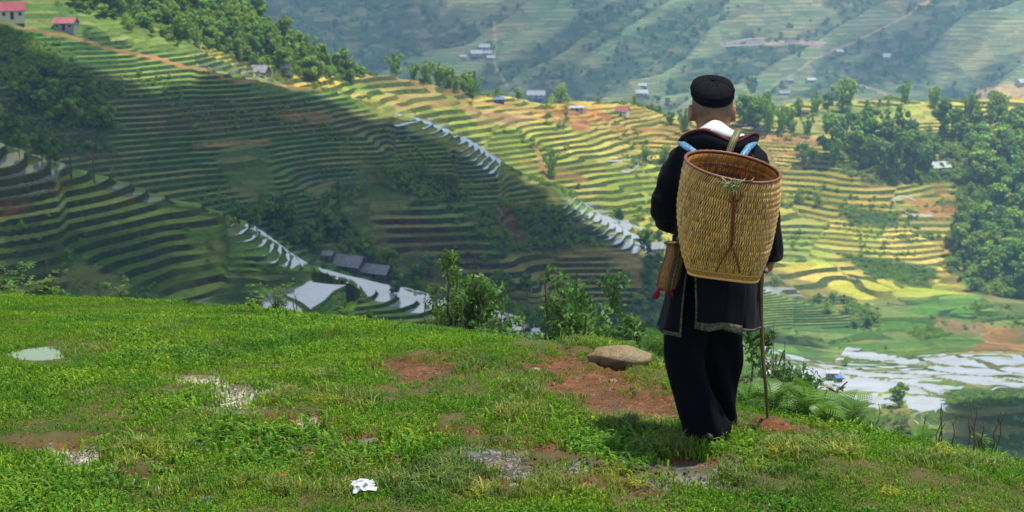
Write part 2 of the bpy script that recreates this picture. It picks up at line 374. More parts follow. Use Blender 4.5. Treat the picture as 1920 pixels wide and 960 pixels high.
for pl in [[(525, 215), (600, 210), (628, 222), (590, 230), (530, 228)], [(360, 268), (500, 258), (510, 264), (370, 276)]]:
    paint(pmask(pl, (5, 7), 3), (.33, .22, .07), (.33, .22, .07), .8)
paint(pmask([(660, 400), (760, 400), (860, 440), (985, 525), (960, 560), (800, 550), (700, 470)], (5, 7), 8, 5) * .75, (.19, .16, .055), (.05, .035, .02))
paint(pmask([(930, 480), (1200, 455), (1220, 560), (1060, 580), (930, 540)], (5, 7), 10, 8) * .8, (.30, .25, .07), (.03, .05, .018))
paint(pmask([(240, 200), (420, 180), (640, 200), (740, 225), (760, 260), (500, 245), (300, 250)], (5, 7), 12, 12) * .45, (.17, .13, .06), (.07, .055, .03))
paint(pmask([(650, 180), (760, 210), (860, 262), (1010, 345), (1100, 395), (1040, 372), (900, 300), (760, 235)], (5, 8), 5, 4) * .9, (.20, .26, .05), (.14, .17, .04), .45)
# valley floor
FL = (4, 7)
paint(pmask([(1430, 625), (1580, 640), (1700, 650), (1800, 620), (1920, 640), (1920, 665), (1700, 668), (1590, 650), (1500, 665)], FL, 6, 4), (.13, .22, .04), (.10, .17, .035), .3)
paint(pmask([(1650, 595), (1740, 600), (1800, 640), (1660, 640)], (4, 8), 5, 4), (.10, .20, .03), None, .1)
paint(pmask([(1740, 595), (1850, 610), (1860, 630), (1780, 625)], (4, 8), 4, 4), (.30, .20, .09), None, .3)
paint(pmask([(1840, 610), (1930, 615), (1930, 660), (1800, 660), (1850, 640)], (4, 8), 5, 4), (.30, .16, .05), None, .3)
paint(pmask([(1430, 690), (1500, 710), (1640, 765), (1720, 800), (1750, 900), (1400, 900), (1400, 700)], (0, 5), 8, 8), (.045, .085, .025), None, .3)
paint(pmask([(1650, 740), (1700, 760), (1730, 830), (1690, 830)], (0, 5), 6, 6) * .7, (.15, .09, .045), None, .2)
paint(pmask([(1750, 725), (1930, 720), (1930, 900), (1800, 900)], (0, 5), 8, 6), (.045, .095, .022), None, 0)
# layer 3: sunlit
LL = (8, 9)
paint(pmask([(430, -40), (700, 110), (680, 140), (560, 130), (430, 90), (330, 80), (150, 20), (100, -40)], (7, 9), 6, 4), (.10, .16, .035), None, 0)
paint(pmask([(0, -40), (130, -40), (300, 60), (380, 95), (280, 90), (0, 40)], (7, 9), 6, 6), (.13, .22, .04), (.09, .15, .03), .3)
for pl, c, r, t in [
  ([(980, 205), (1080, 195), (1145, 215), (1140, 228), (1060, 222), (1000, 212)], (.42, .22, .05), (.20, .10, .03), .8),
  ([(720, 178), (840, 185), (830, 196), (730, 195)], (.42, .30, .09), (.07, .10, .02), .8),
  ([(870, 205), (980, 215), (1000, 235), (900, 235)], (.36, .26, .09), (.10, .12, .03), .8),
  ([(1060, 225), (1100, 230), (1105, 245), (1075, 245)], (.30, .12, .04), (.25, .1, .04), .2),
  ([(680, 135), (800, 138), (880, 170), (900, 190), (760, 175), (680, 165)], (.32, .24, .07), (.07, .10, .025), 1),
  ([(640, 145), (700, 160), (720, 180), (640, 172)], (.19, .30, .05), (.05, .09, .02), 1),
  ([(960, 320), (1060, 340), (1100, 380), (1060, 385), (980, 340)], SCRUB, SCRUB, .4),
  ([(1420, 250), (1560, 262), (1570, 275), (1430, 265)], (.45, .28, .10), (.3, .2, .08), .3),
  ([(1600, 200), (1740, 195), (1750, 225), (1640, 240), (1590, 225)], (.34, .36, .08), None, .1),
  ([(1480, 205), (1600, 200), (1640, 250), (1480, 245)], (.26, .30, .07), (.16, .2, .05), .3),
  ([(1690, 370), (1800, 380), (1795, 405), (1740, 400)], (.42, .20, .06), (.42, .20, .06), .4),
  ([(1660, 400), (1800, 405), (1770, 495), (1650, 480)], (.46, .40, .09), (.13, .15, .03), 1),
  ([(1560, 470), (1700, 490), (1760, 500), (1740, 540), (1640, 520)], SCRUB, SCRUB, .4),
  ([(1560, 380), (1690, 395), (1680, 425), (1590, 420)], SCRUB, SCRUB, .5),
  ([(1460, 440), (1560, 460), (1560, 500), (1470, 480)], (.30, .38, .06), (.08, .13, .025), 1),
  ([(1800, 300), (1930, 280), (1930, 600), (1860, 590), (1780, 500), (1790, 400)], (.12, .15, .045), (.10, .12, .04), .15),
  ([(1560, 300), (1800, 300), (1800, 345), (1620, 345)], (.07, .10, .03), None, .1),
  ([(1370, 560), (1450, 500), (1520, 520), (1640, 570), (1560, 570)], (.2, .2, .06), (.06, .09, .025), 1)]:
    paint(pmask(pl, (7, 9), 4, 5), c, r, t)
for pts in [[(0, 45), (60, 55), (130, 70), (220, 95), (300, 108), (340, 118), (385, 130), (420, 150), (500, 160), (600, 172)],
            [(740, 205), (830, 200), (880, 192), (930, 195), (1000, 208), (1060, 222), (1140, 236), (1200, 242), (1260, 248)],
            [(860, 205), (940, 212), (1010, 222), (1100, 238)], [(1000, 255), (1030, 340), (1040, 352)],
            [(1400, 258), (1500, 256), (1570, 268)], [(1440, 292), (1500, 282)]]:
    paint(line_mask(pts, (7, 9), 4.5) * .9, (.42, .22, .09), None, .3)
paint(line_mask([(0, 45), (60, 55), (130, 70), (220, 95), (300, 108), (340, 118), (385, 130), (420, 150), (500, 160), (600, 172)], (6, 8), 4.0) * .8, (.34, .16, .07), None, .3)
sp = pmask([(980, 300), (1120, 320), (1100, 360), (1000, 350)], LL, 10) * sstep(.15, .4, vnoise(XX / 5, YY / 5, 71)) + pmask([(1750, 300), (1930, 300), (1930, 620), (1780, 560)], LL, 20) * sstep(.1, .35, vnoise(XX / 9, YY / 9, 72))
paint(np.clip(sp, 0, 1) * .55, (.38, .17, .065))
# far mountain: woods in the gullies, bare and yellow patches on the ribs, a path
gul = sstep(.62, .35, rid + .35 * fbm(XX / 60, YY / 60, 3, 81)) * FARM
gul = np.maximum(gul, FARM * pmask([(430, -60), (800, -60), (800, 90), (560, 95), (440, 60)], (11, 15), 25, 30))
gul = np.maximum(gul, FARM * pmask([(1000, 120), (1150, 100), (1250, 70), (1130, 180), (1000, 200)], (11, 15), 15, 20) * .9)
gul = np.maximum(gul, FARM * pmask([(1560, 130), (1680, 90), (1760, 60), (1740, 160), (1560, 175)], (11, 15), 15, 20) * .9)
paint(gul * .9, (.035, .075, .03), None, 0)
ribs = sstep(1.0, 1.14, rid) * FARM * (1 - gul)
paint(ribs * .45, (.38, .32, .16), (.16, .15, .07))
for pts in [[(925, 40), (928, 80), (925, 110), (935, 135), (950, 160)], [(1450, 160), (1505, 128), (1530, 105), (1560, 95), (1640, 60), (1740, 5)], [(1600, 155), (1660, 172)]]:
    paint(line_mask(pts, (11, 15), 3.2) * .9, (.46, .34, .19), None, .2)
paint(pmask([(1350, 82), (1420, 74), (1550, 80), (1545, 88), (1360, 88)], (11, 15), 2), (.30, .26, .2), None, .2)
paint(pmask([(1830, 175), (1930, 150), (1930, 200), (1850, 195)], (11, 15), 5), (.46, .36, .14), None, .6)

WATER_PLACES = [
 ('flooded paddies beside the red bank at the upper left of the near hill', (0, 4), [(-60, 252), (110, 262), (122, 300), (108, 338), (60, 372), (-60, 360)], 2.5),
 ('thin strip of flooded paddies along the crest of the near hill', (0, 4), [(183, 326), (230, 334), (305, 360), (296, 372), (186, 340)], 2.5),
 ('flooded paddies stepping down the shoulder of the near hill above the long pool', (0, 4), [(428, 416), (480, 420), (560, 462), (578, 488), (540, 500), (490, 486), (430, 440)], 3),
 ('long pool at the foot of the near hill behind the grass edge', (0, 4), [(296, 600), (330, 564), (420, 548), (500, 543), (512, 518), (600, 520), (662, 545), (600, 582), (560, 606), (300, 606)], 3),
 ('flooded paddies running down the spur below the grey farmhouses', (0, 4), [(590, 478), (720, 508), (830, 548), (910, 565), (1022, 598), (1010, 640), (940, 635), (860, 605), (760, 575), (680, 548), (600, 505)], 3),
 ('upper flooded steps on the shoulder of the big hill', (5, 8), [(735, 210), (840, 225), (850, 262), (745, 258)], 2.5),
 ('lower flooded steps on the shoulder of the big hill', (5, 8), [(838, 252), (890, 256), (945, 288), (925, 345), (850, 325)], 2.5),
 ('row of flooded paddies beside the orange path on the hill', (6, 8), [(362, 92), (450, 108), (555, 138), (535, 158), (370, 126)], 2.5),
 ('flooded paddies under the dark shed with the red roof', (6, 9), [(162, 46), (248, 60), (236, 86), (172, 76)], 2.5),
 ('flooded paddies in the bend of the big hill', (5, 8), [(560, 308), (650, 306), (680, 326), (655, 354), (562, 350)], 2.5),
 ('flooded steps on the nose of the big hill left of the person', (5, 8), [(1046, 366), (1110, 372), (1212, 430), (1226, 480), (1150, 474), (1070, 420)], 2.5),
 ('pale pond behind the walking stick', (5, 8), [(1425, 532), (1500, 540), (1508, 552), (1430, 550)], 2.5),
 ('flooded paddies on the valley floor right of the person', (2, 7), [(1428, 636), (1480, 664), (1560, 688), (1590, 652), (1700, 668), (1800, 660), (1930, 660), (1930, 728), (1770, 732), (1790, 812), (1722, 815), (1700, 750), (1640, 765), (1560, 735), (1480, 725), (1428, 705)], 3),
]

gap = sstep(.16, .34, fbm(XX / 24, YY / 24, 3, 701)) * (LAYG >= 2) * (YY < 900) * (1 - .75 * ((LAYG >= 8) & (LAYG <= 9)))
paint(gap * .6, (.06, .11, .028)); TER *= 1 - .85 * gap
TER = np.where(YY > 960, TER * .6, TER)
# ------------------------------------------------ terraces: the height is cut into level treads and steep banks
def cells(x, y, size, seed):
    gx, gy = np.floor(x / size), np.floor(y / size); best = np.full(x.shape, 1e18); idc = np.zeros(x.shape)
    for i in (-1, 0, 1):
        for j in (-1, 0, 1):
            cx, cy = (gx + i).astype(np.int64), (gy + j).astype(np.int64); px_ = (cx + .15 + .7 * _h(cx, cy, seed)) * size; py_ = (cy + .15 + .7 * _h(cx, cy, seed + 1)) * size
            d = (x - px_)**2 + (y - py_)**2; b = d < best; best = np.where(b, d, best); idc = np.where(b, _h(cx, cy, seed + 2), idc)
    return idc
wx_, wy_ = 9 * fbm(XX / 30, YY / 30, 2, 95), 9 * fbm(XX / 30, YY / 30, 2, 96)
PATCH = np.where(YY < 960, cells(XX + wx_, YY + wy_, 46, 97), cells(XX + 3 * wx_, YY + 3 * wy_, 120, 98))
l3 = (LAYG >= 8) & (LAYG <= 9)
STEP = np.where(YY < 960, 1.25, 3.0)
STEP = np.where(l3, np.choose((PATCH * 4).astype(int).clip(0, 3), [1.15, 1.6, 1.35, 2.2]), STEP)
STEP = np.where((LAYG >= 6) & (LAYG <= 7) & (flat < .3), np.choose((PATCH * 4).astype(int).clip(0, 3), [1.25, 1.7, 1.45, 2.2]), STEP)
STEP = np.where((LAYG >= 2) & (LAYG <= 4) & (PXG <= 585), 1.5, STEP)
STEP = np.where((LAYG >= 2) & (LAYG <= 4) & (PXG > 585) & (PXG < 1020), .75, STEP)
STEP = np.where((LAYG >= 2) & (LAYG <= 4) & (PXG <= 585) & (PXG > 425) & (PYG < 505), .9, STEP)
STEP = np.where((LAYG >= 5) & (LAYG <= 7) & (((PXG > 740) & (PXG < 940) & (PYG > 205) & (PYG < 345)) | ((PXG > 1045) & (PXG < 1220) & (PYG > 365) & (PYG < 475))), 1.1, STEP)
STEP = np.where((LAYG >= 3) & (LAYG <= 6) & (PXG > 1420) & (flat > .5), .55, STEP)
STEP = np.where(YY >= 960, np.choose((PATCH * 3).astype(int).clip(0, 2), [2.4, 3.4, 4.4]), STEP)
pv_ = (.78 + .5 * ((PATCH * 7.13) % 1))[..., None]; pg_ = np.stack([.85 + .45 * ((PATCH * 13.7) % 1), np.ones(XX.shape), .9 + .2 * ((PATCH * 5.1) % 1)], -1)
sel = (YY > 330)[..., None]; TREAD[:] = np.where(sel, TREAD * pv_ * pg_, TREAD)
wq = .9 * fbm(XX / 20, YY / 20, 2, 91) * sstep(960, 900, YY) + .9 * ((PATCH * 3.3) % 1) * (YY > 330)
Q = ZZ / STEP + wq
POOLM = pmask([(290, 600), (330, 562), (420, 545), (500, 540), (510, 516), (600, 518), (668, 545), (610, 585), (560, 610), (300, 610)], (1, 4), 9)
Q = Q * (1 - POOLM) + (-39.7) * POOLM; STEP = np.where(POOLM > .02, 1.5, STEP)
kq = np.floor(Q); fq = Q - kq; A_ = 0.70
WATER = WATER_PLACES
WANY = np.zeros(XX.shape)
for _l, ly, poly, fe in WATER: WANY = np.maximum(WANY, pmask(poly, ly, fe + 3, 3))
AA = A_ + .15 * np.clip(WANY * 1.6, 0, 1); TILT = .05 + .22 * (1 - np.clip(WANY * 2.5, 0, 1))
prof = np.where(fq < AA, TILT * fq / AA, TILT + (1 - TILT) * sstep(0, 1, (fq - AA) / (1 - AA)))
ZT = (kq + prof - wq * 0) * STEP - .5 * STEP
zt_nat = Q * STEP - .5 * STEP
ZF = zt_nat * (1 - TER) + ZT * TER
ZF += (1 - TER) * (.5 * fbm(XX / 4, YY / 4, 2, 15)) * sstep(20, 60, YY)
def cell_edge(x, y, sx_, sy_, seed):
    gx, gy = np.floor(x / sx_), np.floor(y / sy_); d1 = np.full(x.shape, 1e18); d2 = d1.copy()
    for i in (-1, 0, 1):
        for j in (-1, 0, 1):
            cx, cy = (gx + i).astype(np.int64), (gy + j).astype(np.int64); d = np.hypot(x - (cx + .15 + .7 * _h(cx, cy, seed)) * sx_, (y - (cy + .15 + .7 * _h(cx, cy, seed + 1)) * sy_) * sx_ / sy_)
            d2 = np.where(d < d1, d1, np.minimum(d2, d)); d1 = np.minimum(d1, d)
    return d2 - d1
EDGE = cell_edge(XX + 3 * fbm(XX / 14, YY / 14, 2, 601) + .35 * YY, YY + 3 * fbm(XX / 14, YY / 14, 2, 602), 17, 26, 603)
FLATW = ((flat > .5) & (PXG > 1300)) | (POOLM > .3)
bund = np.clip(1.4 - EDGE / .9, 0, 1) * FLATW * (WANY > .3)
ZF = ZF + .45 * bund
TREAD[:] = TREAD * (1 - bund[..., None]) + np.array((.13, .14, .06)) * bund[..., None]
HT = ZF
me_fac = np.arange(NR * NC).reshape(NR, NC)
quads = np.stack([me_fac[:-1, :-1], me_fac[:-1, 1:], me_fac[1:, 1:], me_fac[1:, :-1]], -1).reshape(-1, 4)
m = NT('terraced_hillside')
q = m.attr('q'); ter = m.attr('ter'); tr = m.attr('tread', 'Color'); ri = m.attr('riser', 'Color'); pos = m.geo()
fr = m.math('FRACT', q); fl = m.math('FLOOR', q)
isr = m.math('MULTIPLY', m.math('MULTIPLY', m.math('SUBTRACT', m.math('ADD', fr, m.math('MULTIPLY_ADD', m.noise(.12, pos, 4, .7), .3, -.15)), m.math('SUBTRACT', m.attr('aa'), .05)), 14.0, clamp=True), ter)
wn1 = m.n('TexWhiteNoise', noise_dimensions='4D'); m.l(fl, wn1.inputs['W'])
cell = m.n('TexVoronoi', i_Scale=.06); m.l(pos, cell.inputs['Vector'])
pf = m.n('TexWhiteNoise', noise_dimensions='4D'); m.l(fl, pf.inputs['W']); m.l(cell.outputs['Color'], pf.inputs['Vector'])
br = m.math('MULTIPLY_ADD', pf.outputs['Value'], .7, .62)
trc = m.mix(1.0, tr, m.n('CombineColor').outputs[0] if False else br, 'MULTIPLY')
trc = m.mix(m.math('MULTIPLY', m.math('GREATER_THAN', pf.outputs['Value'], .74), .30), trc, (.30, .20, .09))
sp1 = m.noise(.55, pos, 5, .65); sp2 = m.noise(.09, pos, 4, .6)
trc = m.mix(1.0, trc, m.ramp(sp1, [(.3, .72), (.7, 1.25)]), 'MULTIPLY')
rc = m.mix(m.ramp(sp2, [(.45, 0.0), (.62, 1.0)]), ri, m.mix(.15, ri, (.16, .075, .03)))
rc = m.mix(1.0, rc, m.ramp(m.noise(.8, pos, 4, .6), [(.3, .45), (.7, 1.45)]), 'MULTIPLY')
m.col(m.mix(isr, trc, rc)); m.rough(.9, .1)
m.bump(m.noise(1.3, pos, 4, .7), .9, .5)
MAT_HILL = m.m
att = {'q': ('FLOAT', Q.ravel()), 'ter': ('FLOAT', TER.ravel()), 'aa': ('FLOAT', AA.ravel()),
       'tread': ('FLOAT_COLOR', np.concatenate([TREAD, np.ones(XX.shape + (1,))], -1)), 'riser': ('FLOAT_COLOR', np.concatenate([RISER, np.ones(XX.shape + (1,))], -1))}
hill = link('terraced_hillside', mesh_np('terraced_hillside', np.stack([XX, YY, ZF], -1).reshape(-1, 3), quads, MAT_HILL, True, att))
tag(hill, 'terraced hills and valley of rice fields stretching to the far mountain', None, None, 'structure')

# ------------------------------------------------ flooded treads
m = NT('paddy_water'); pos = m.geo()
mud = m.ramp(m.noise(.12, pos, 4, .6), [(.40, (.46, .49, .50)), (.65, (.36, .35, .30))])
m.col(mud); m.rough(.12, 1.0); m.b.inputs['IOR'].default_value = 1.33
m.b.inputs['Coat Weight'].default_value = 1.0; m.b.inputs['Coat Roughness'].default_value = .05; m.b.inputs['Coat IOR'].default_value = 1.9
m.bump(m.noise(2.5, pos, 2), .05, .02)
MAT_WATER = m.m
def clip_water(W, pad=.0, lift=.05):
    a = AA
    g = np.minimum(np.cos(2 * np.pi * (fq - a / 2)) - np.cos(np.pi * (a - pad)), (W - .5) * 2)
    g = np.where(FLATW, np.minimum(g, (EDGE - .95) * .5), g)
    any_ = (g[:-1, :-1] > 0) | (g[:-1, 1:] > 0) | (g[1:, 1:] > 0) | (g[1:, :-1] > 0)
    rr, cc = np.where(any_); V = []; Fs = []
    G = g; Z = (kq * STEP - .5 * STEP + .05 * STEP + lift)
    for r, c in zip(rr, cc):
        ks = {(kq[p], STEP[p]) for p in ((r, c), (r, c + 1), (r + 1, c + 1), (r + 1, c))}
        for k, st_ in ks:
            z = (k - .5 + .05) * float(st_) + lift
            poly = []
            pts = [(r, c), (r, c + 1), (r + 1, c + 1), (r + 1, c)]
            val = [G[p] if kq[p] == k and STEP[p] == st_ else -abs(G[p]) - .05 for p in pts]
            for i in range(4):
                p, q_ = pts[i], pts[(i + 1) % 4]; a_, b_ = val[i], val[(i + 1) % 4]
                if a_ > 0: poly.append((XX[p], YY[p], z))
                if (a_ > 0) != (b_ > 0):
                    t = a_ / (a_ - b_); poly.append((XX[p] + t * (XX[q_] - XX[p]), YY[p] + t * (YY[q_] - YY[p]), z))
            if len(poly) >= 3: Fs.append(tuple(range(len(V), len(V) + len(poly)))); V += poly
    return V, Fs
MAT_W = MAT_WATER
for lab, ly, poly, fe in WATER:
    W = pmask(poly, ly, fe, 3)
    V, Fs = clip_water(W, -.02)
    if not Fs: print('no water', lab); continue
    me = bpy.data.meshes.new('water'); me.from_pydata(V, [], Fs); me.materials.append(MAT_W); me.update()
    o = link('water', me); tag(o, lab, None, None, 'structure')
# ================================================ THE HILLTOP under the person's feet
def gz(py, Y): return CZ - float(tpy(py)) * Y
CREST = [(-300,13.0,572),(0,12.5,577),(200,12.2,583),(400,11.8,590),(560,11.3,597),(700,10.6,614),(850,10.0,627),(960,9.6,640),(1100,9.0,648),(1180,8.5,668),(1250,7.7,700),(1330,7.0,742),(1400,6.7,778),(1500,6.5,792),(1600,6.4,804),(1700,6.2,824),(1800,6.0,848),(1920,5.8,874),(2220,5.5,945)]
ca = np.array([(a, b, gz(c, b)) for a, b, c in CREST])
FNC = 560; fsx = np.linspace(-300, 2220, FNC); FS = (fsx - 960) / F * (CP + .3 * SP)
def fcol(t): return 960 + F * FS / (CP + t * SP)
def fline(a):
    a = np.array(a, float); px = fsx
    for _ in range(3):
        y = np.interp(px, a[:, 0], a[:, 1]); z = np.interp(px, a[:, 0], a[:, 2]); px = fcol((CZ - z) / y)
    k = np.hanning(21); k /= k.sum(); f = lambda q: np.convolve(np.pad(q, 10, mode='edge'), k, mode='valid')
    return f(y), f(z)
cr = fline(ca); mid = fline([(-300,8.4,-.34),(0,8.2,-.30),(560,7.8,-.24),(960,7.2,-.17),(1250,6.5,-.10),(1340,5.9,-.01),(1430,5.9,-.02),(1600,5.6,-.02),(1920,5.2,.02),(2220,5.1,.0)])
FKY = np.array([np.full(FNC, 1.2), np.full(FNC, 4.8), mid[0], cr[0], cr[0] + 1.2, cr[0] + 5, np.full(FNC, 42.)])
FKZ = np.array([np.full(FNC, .30), np.full(FNC, .075), mid[1], cr[1], cr[1] - .62, cr[1] - 3.6, np.full(FNC, -30.)])
FR = [16, 80, 95, 24, 26, 30]
hh = np.diff(FKY, axis=0); dd = np.diff(FKZ, axis=0) / hh; fm = np.zeros_like(FKZ); fm[1:-1] = (dd[:-1] + dd[1:]) / 2; fm[0] = dd[0]; fm[-1] = dd[-1]
y_, z_ = [], []
for k, nr in enumerate(FR):
    u = (np.arange(nr) / nr)[:, None]; y_.append(FKY[k] + u * hh[k])
    z_.append((2*u**3-3*u**2+1)*FKZ[k] + (u**3-2*u**2+u)*hh[k]*fm[k] + (3*u**2-2*u**3)*FKZ[k+1] + (u**3-u**2)*hh[k]*fm[k+1])
FY = np.vstack(y_ + [FKY[-1:]]); FZ = np.vstack(z_ + [FKZ[-1:]]); FX = FS[None] * FY
FZ0 = FZ.copy()
FZ = FZ + .07 * fbm(FX / 1.3, FY / 1.3, 3, 201) + .02 * fbm(FX / .25, FY / .25, 3, 202) + .05 * fbm(FX / 3.2, FY / 2.0, 2, 207)
FPX, FPY = proj(FX, FY, FZ0)
# bare patches: (column, row, half width, half height)
SOILP = [(820,697,80,17),(760,685,60,8),(1030,690,70,8),(1100,680,60,9),(1110,722,90,20),(1190,765,85,26),(1130,750,60,14),(1010,642,60,6),(880,690,30,6),(1250,790,40,12),(960,765,30,7),(700,690,30,5),(930,900,130,26),(1120,905,90,14),(690,830,60,12),(250,820,60,8),(560,800,60,12),(300,895,90,10),(380,930,40,8),(1480,812,60,10),(560,700,40,5),(1290,870,60,12),(20,825,40,8),(760,880,70,14),(1010,850,80,10),(640,900,60,10),(1180,930,90,12),(840,820,70,8),(470,850,60,8),(180,820,60,8),(1560,860,40,6),(600,860,50,9)]
GRAVP = [(920,866,60,12),(965,895,50,12),(1290,912,90,11),(1260,882,60,8),(1370,885,40,7),(1080,885,30,6)]
WHITP = [(440,752,52,20),(150,862,52,20),(400,720,40,8),(350,712,60,6),(110,838,60,8),(260,900,24,7),(575,795,22,7),(500,735,30,8)]
def ell(px, py, L_, n):
    r = np.zeros(np.shape(px))
    for a, b, c, d in L_:
        e = 1 - np.sqrt(((px - a) / (c * 1.25))**2 + ((py - b) / (d * 1.35))**2); r = np.maximum(r, np.clip(e * 2.2 + .35 + n, 0, 1) * (e > -.9))
    return r
def cover(px, py):
    n = 1.5 * fbm(px / 24, py / 9, 4, 301) + .5 * fbm(px / 7, py / 3, 2, 303)
    return ell(px, py, SOILP, n), ell(px, py, GRAVP, n), ell(px, py, WHITP, n)
fs_, fg_, fw_ = cover(FPX, FPY)
PUD = np.clip(1.3 - np.sqrt(((FPX - 66) / 62)**2 + ((FPY - 669) / 14)**2), 0, 1) * (FY < FKY[3])
FZ -= .035 * np.clip(fs_ + fg_ + fw_, 0, 1)
zp = FZ[np.unravel_index(np.argmin((FPX - 66)**2 + (FPY - 669)**2 + 1e6 * (FY > FKY[3])), FZ.shape)]
FZ = np.where(PUD > .3, zp - .05, FZ)
# the heap of red soil at the tip of the stick
MND = [(1452, 806, 34, 13), (1490, 812, 34, 7)]
mnd = np.zeros(FX.shape)
mx, my, mz = P(1450, 812, 5.95)
dm = np.hypot((FX - mx) / .10, (FY - my) / .14); mnd = np.exp(-dm**2 * 1.2); FZ += .075 * mnd
dm2 = np.hypot((FX - mx - .11) / .12, (FY - my) / .12); FZ += .035 * np.exp(-dm2**2)
fs_ = np.maximum(fs_, np.clip(mnd * 2.2 + .8 * np.exp(-dm2**2), 0, 1))
def gheight(x, y):
    s = x / y; c = np.clip((s - FS[0]) / (FS[1] - FS[0]), 0, FNC - 1.001); i = c.astype(int); out = np.empty(len(x))
    for j in np.unique(i):
        b = i == j; w = c[b] - j
        out[b] = np.interp(y[b], FY[:, j], FZ[:, j]) * (1 - w) + np.interp(y[b], FY[:, j + 1], FZ[:, j + 1]) * w
    return out
def gz1(x, y): return float(gheight(np.array([x]), np.array([y]))[0])
def on_ground(px, py):
    """the point of the hilltop seen at this picture place"""
    i = int(np.argmin(np.abs(fcol(.33) - px))); q = FPY[:, i]; r = int(np.argmax(q[20:] <= py)) + 20
    a = (py - q[r - 1]) / (q[r] - q[r - 1] + 1e-9); Y = FY[r - 1, i] + a * (FY[r, i] - FY[r - 1, i])
    x = P(px, py, Y)[0]; return x, Y, gz1(x, Y)
m = NT('hilltop_soil'); pos = m.geo()
soil, grav, whi = m.attr('soil'), m.attr('grav'), m.attr('whit')
n1_ = m.noise(9, pos, 6, .65); n2_ = m.noise(60, pos, 4, .6)
thatch = m.mix(m.ramp(n1_, [(.35, 0.0), (.65, 1.0)]), (.055, .075, .02), (.13, .095, .04))
red = m.mix(m.ramp(n1_, [(.35, 0.0), (.7, 1.0)]), (.085, .034, .014), (.22, .095, .042))
red = m.mix(m.ramp(n2_, [(.62, 0.0), (.66, .7)]), red, (.50, .36, .2))
c = m.mix(soil, thatch, red)
c = m.mix(m.math('MULTIPLY', grav, m.ramp(n2_, [(.4, .35), (.6, 1.0)])), c, (.30, .29, .28))
c = m.mix(m.math('MULTIPLY', whi, m.ramp(n2_, [(.38, .3), (.55, 1.0)])), c, (.62, .56, .45))
m.col(c); m.rough(.95, .15); m.bump(m.noise(45, pos, 6, .7), .8, .02)
fac = np.arange(FX.size).reshape(FX.shape)
fq_ = np.stack([fac[:-1, :-1], fac[:-1, 1:], fac[1:, 1:], fac[1:, :-1]], -1).reshape(-1, 4)
ground = link('ground', mesh_np('ground', np.stack([FX, FY, FZ], -1).reshape(-1, 3), fq_, m.m, True, {'soil': ('FLOAT', fs_.ravel()), 'grav': ('FLOAT', fg_.ravel()), 'whit': ('FLOAT', fw_.ravel())}))
tag(ground, 'grassy hilltop with red earth and gravel patches', None, None, 'structure')
pud = MB(); c0 = on_ground(66, 669)
pud.add([(c0[0] + .30 * math.cos(a) * (1 + .15 * math.sin(3 * a)), c0[1] + .30 * math.sin(a) * (1 + .12 * math.sin(2 * a)), zp - .030) for a in np.linspace(0, 2 * math.pi, 28, endpoint=False)], [tuple(range(28))])
pw = NT('puddle_water'); pw.col((.20, .27, .15)); pw.rough(.2, .6)
tag(pud.build('puddle', pw.m), 'small pale green puddle in the grass at the left', None, None, 'structure')

# ------------------------------------------------ instancing helper for what nobody could count
def scatter(name, pts, rot, scl, idx, protos, label, mat=None):
    me = bpy.data.meshes.new(name); n = len(pts); me.vertices.add(n); me.vertices.foreach_set('co', np.asarray(pts, np.float32).ravel())
    for an, tp, arr in (('rot', 'FLOAT_VECTOR', rot), ('scl', 'FLOAT_VECTOR', scl), ('idx', 'INT', idx)):
        a = me.attributes.new(an, tp, 'POINT'); a.data.foreach_set('vector' if tp == 'FLOAT_VECTOR' else 'value', np.asarray(arr, np.int32 if tp == 'INT' else np.float32).ravel())
    o = link(name, me); tag(o, label, None, None, 'stuff')
    pc = bpy.data.collections.new(name + '_kinds')
    for i, pm in enumerate(protos): pc.objects.link(bpy.data.objects.new('%s_%02d' % (name, i), pm))
    g = bpy.data.node_groups.new(name + '_scatter', 'GeometryNodeTree')
    g.interface.new_socket('Geometry', in_out='INPUT', socket_type='NodeSocketGeometry'); g.interface.new_socket('Geometry', in_out='OUTPUT', socket_type='NodeSocketGeometry')
    N = g.nodes; gi = N.new('NodeGroupInput'); go = N.new('NodeGroupOutput'); ip = N.new('GeometryNodeInstanceOnPoints')
    ci = N.new('GeometryNodeCollectionInfo'); ci.inputs['Collection'].default_value = pc; ci.inputs['Separate Children'].default_value = True; ci.inputs['Reset Children'].default_value = True
    def na(nm, tp):
        q = N.new('GeometryNodeInputNamedAttribute'); q.data_type = tp; q.inputs['Name'].default_value = nm; return q.outputs['Attribute']
    g.links.new(gi.outputs[0], ip.inputs['Points']); g.links.new(ci.outputs[0], ip.inputs['Instance']); ip.inputs['Pick Instance'].default_value = True
    g.links.new(na('idx', 'INT'), ip.inputs['Instance Index'])
    er = N.new('FunctionNodeEulerToRotation'); g.links.new(na('rot', 'FLOAT_VECTOR'), er.inputs[0]); g.links.new(er.outputs[0], ip.inputs['Rotation'])
    g.links.new(na('scl', 'FLOAT_VECTOR'), ip.inputs['Scale']); g.links.new(ip.outputs[0], go.inputs[0])
    md = o.modifiers.new('scatter', 'NODES'); md.node_group = g
    return o

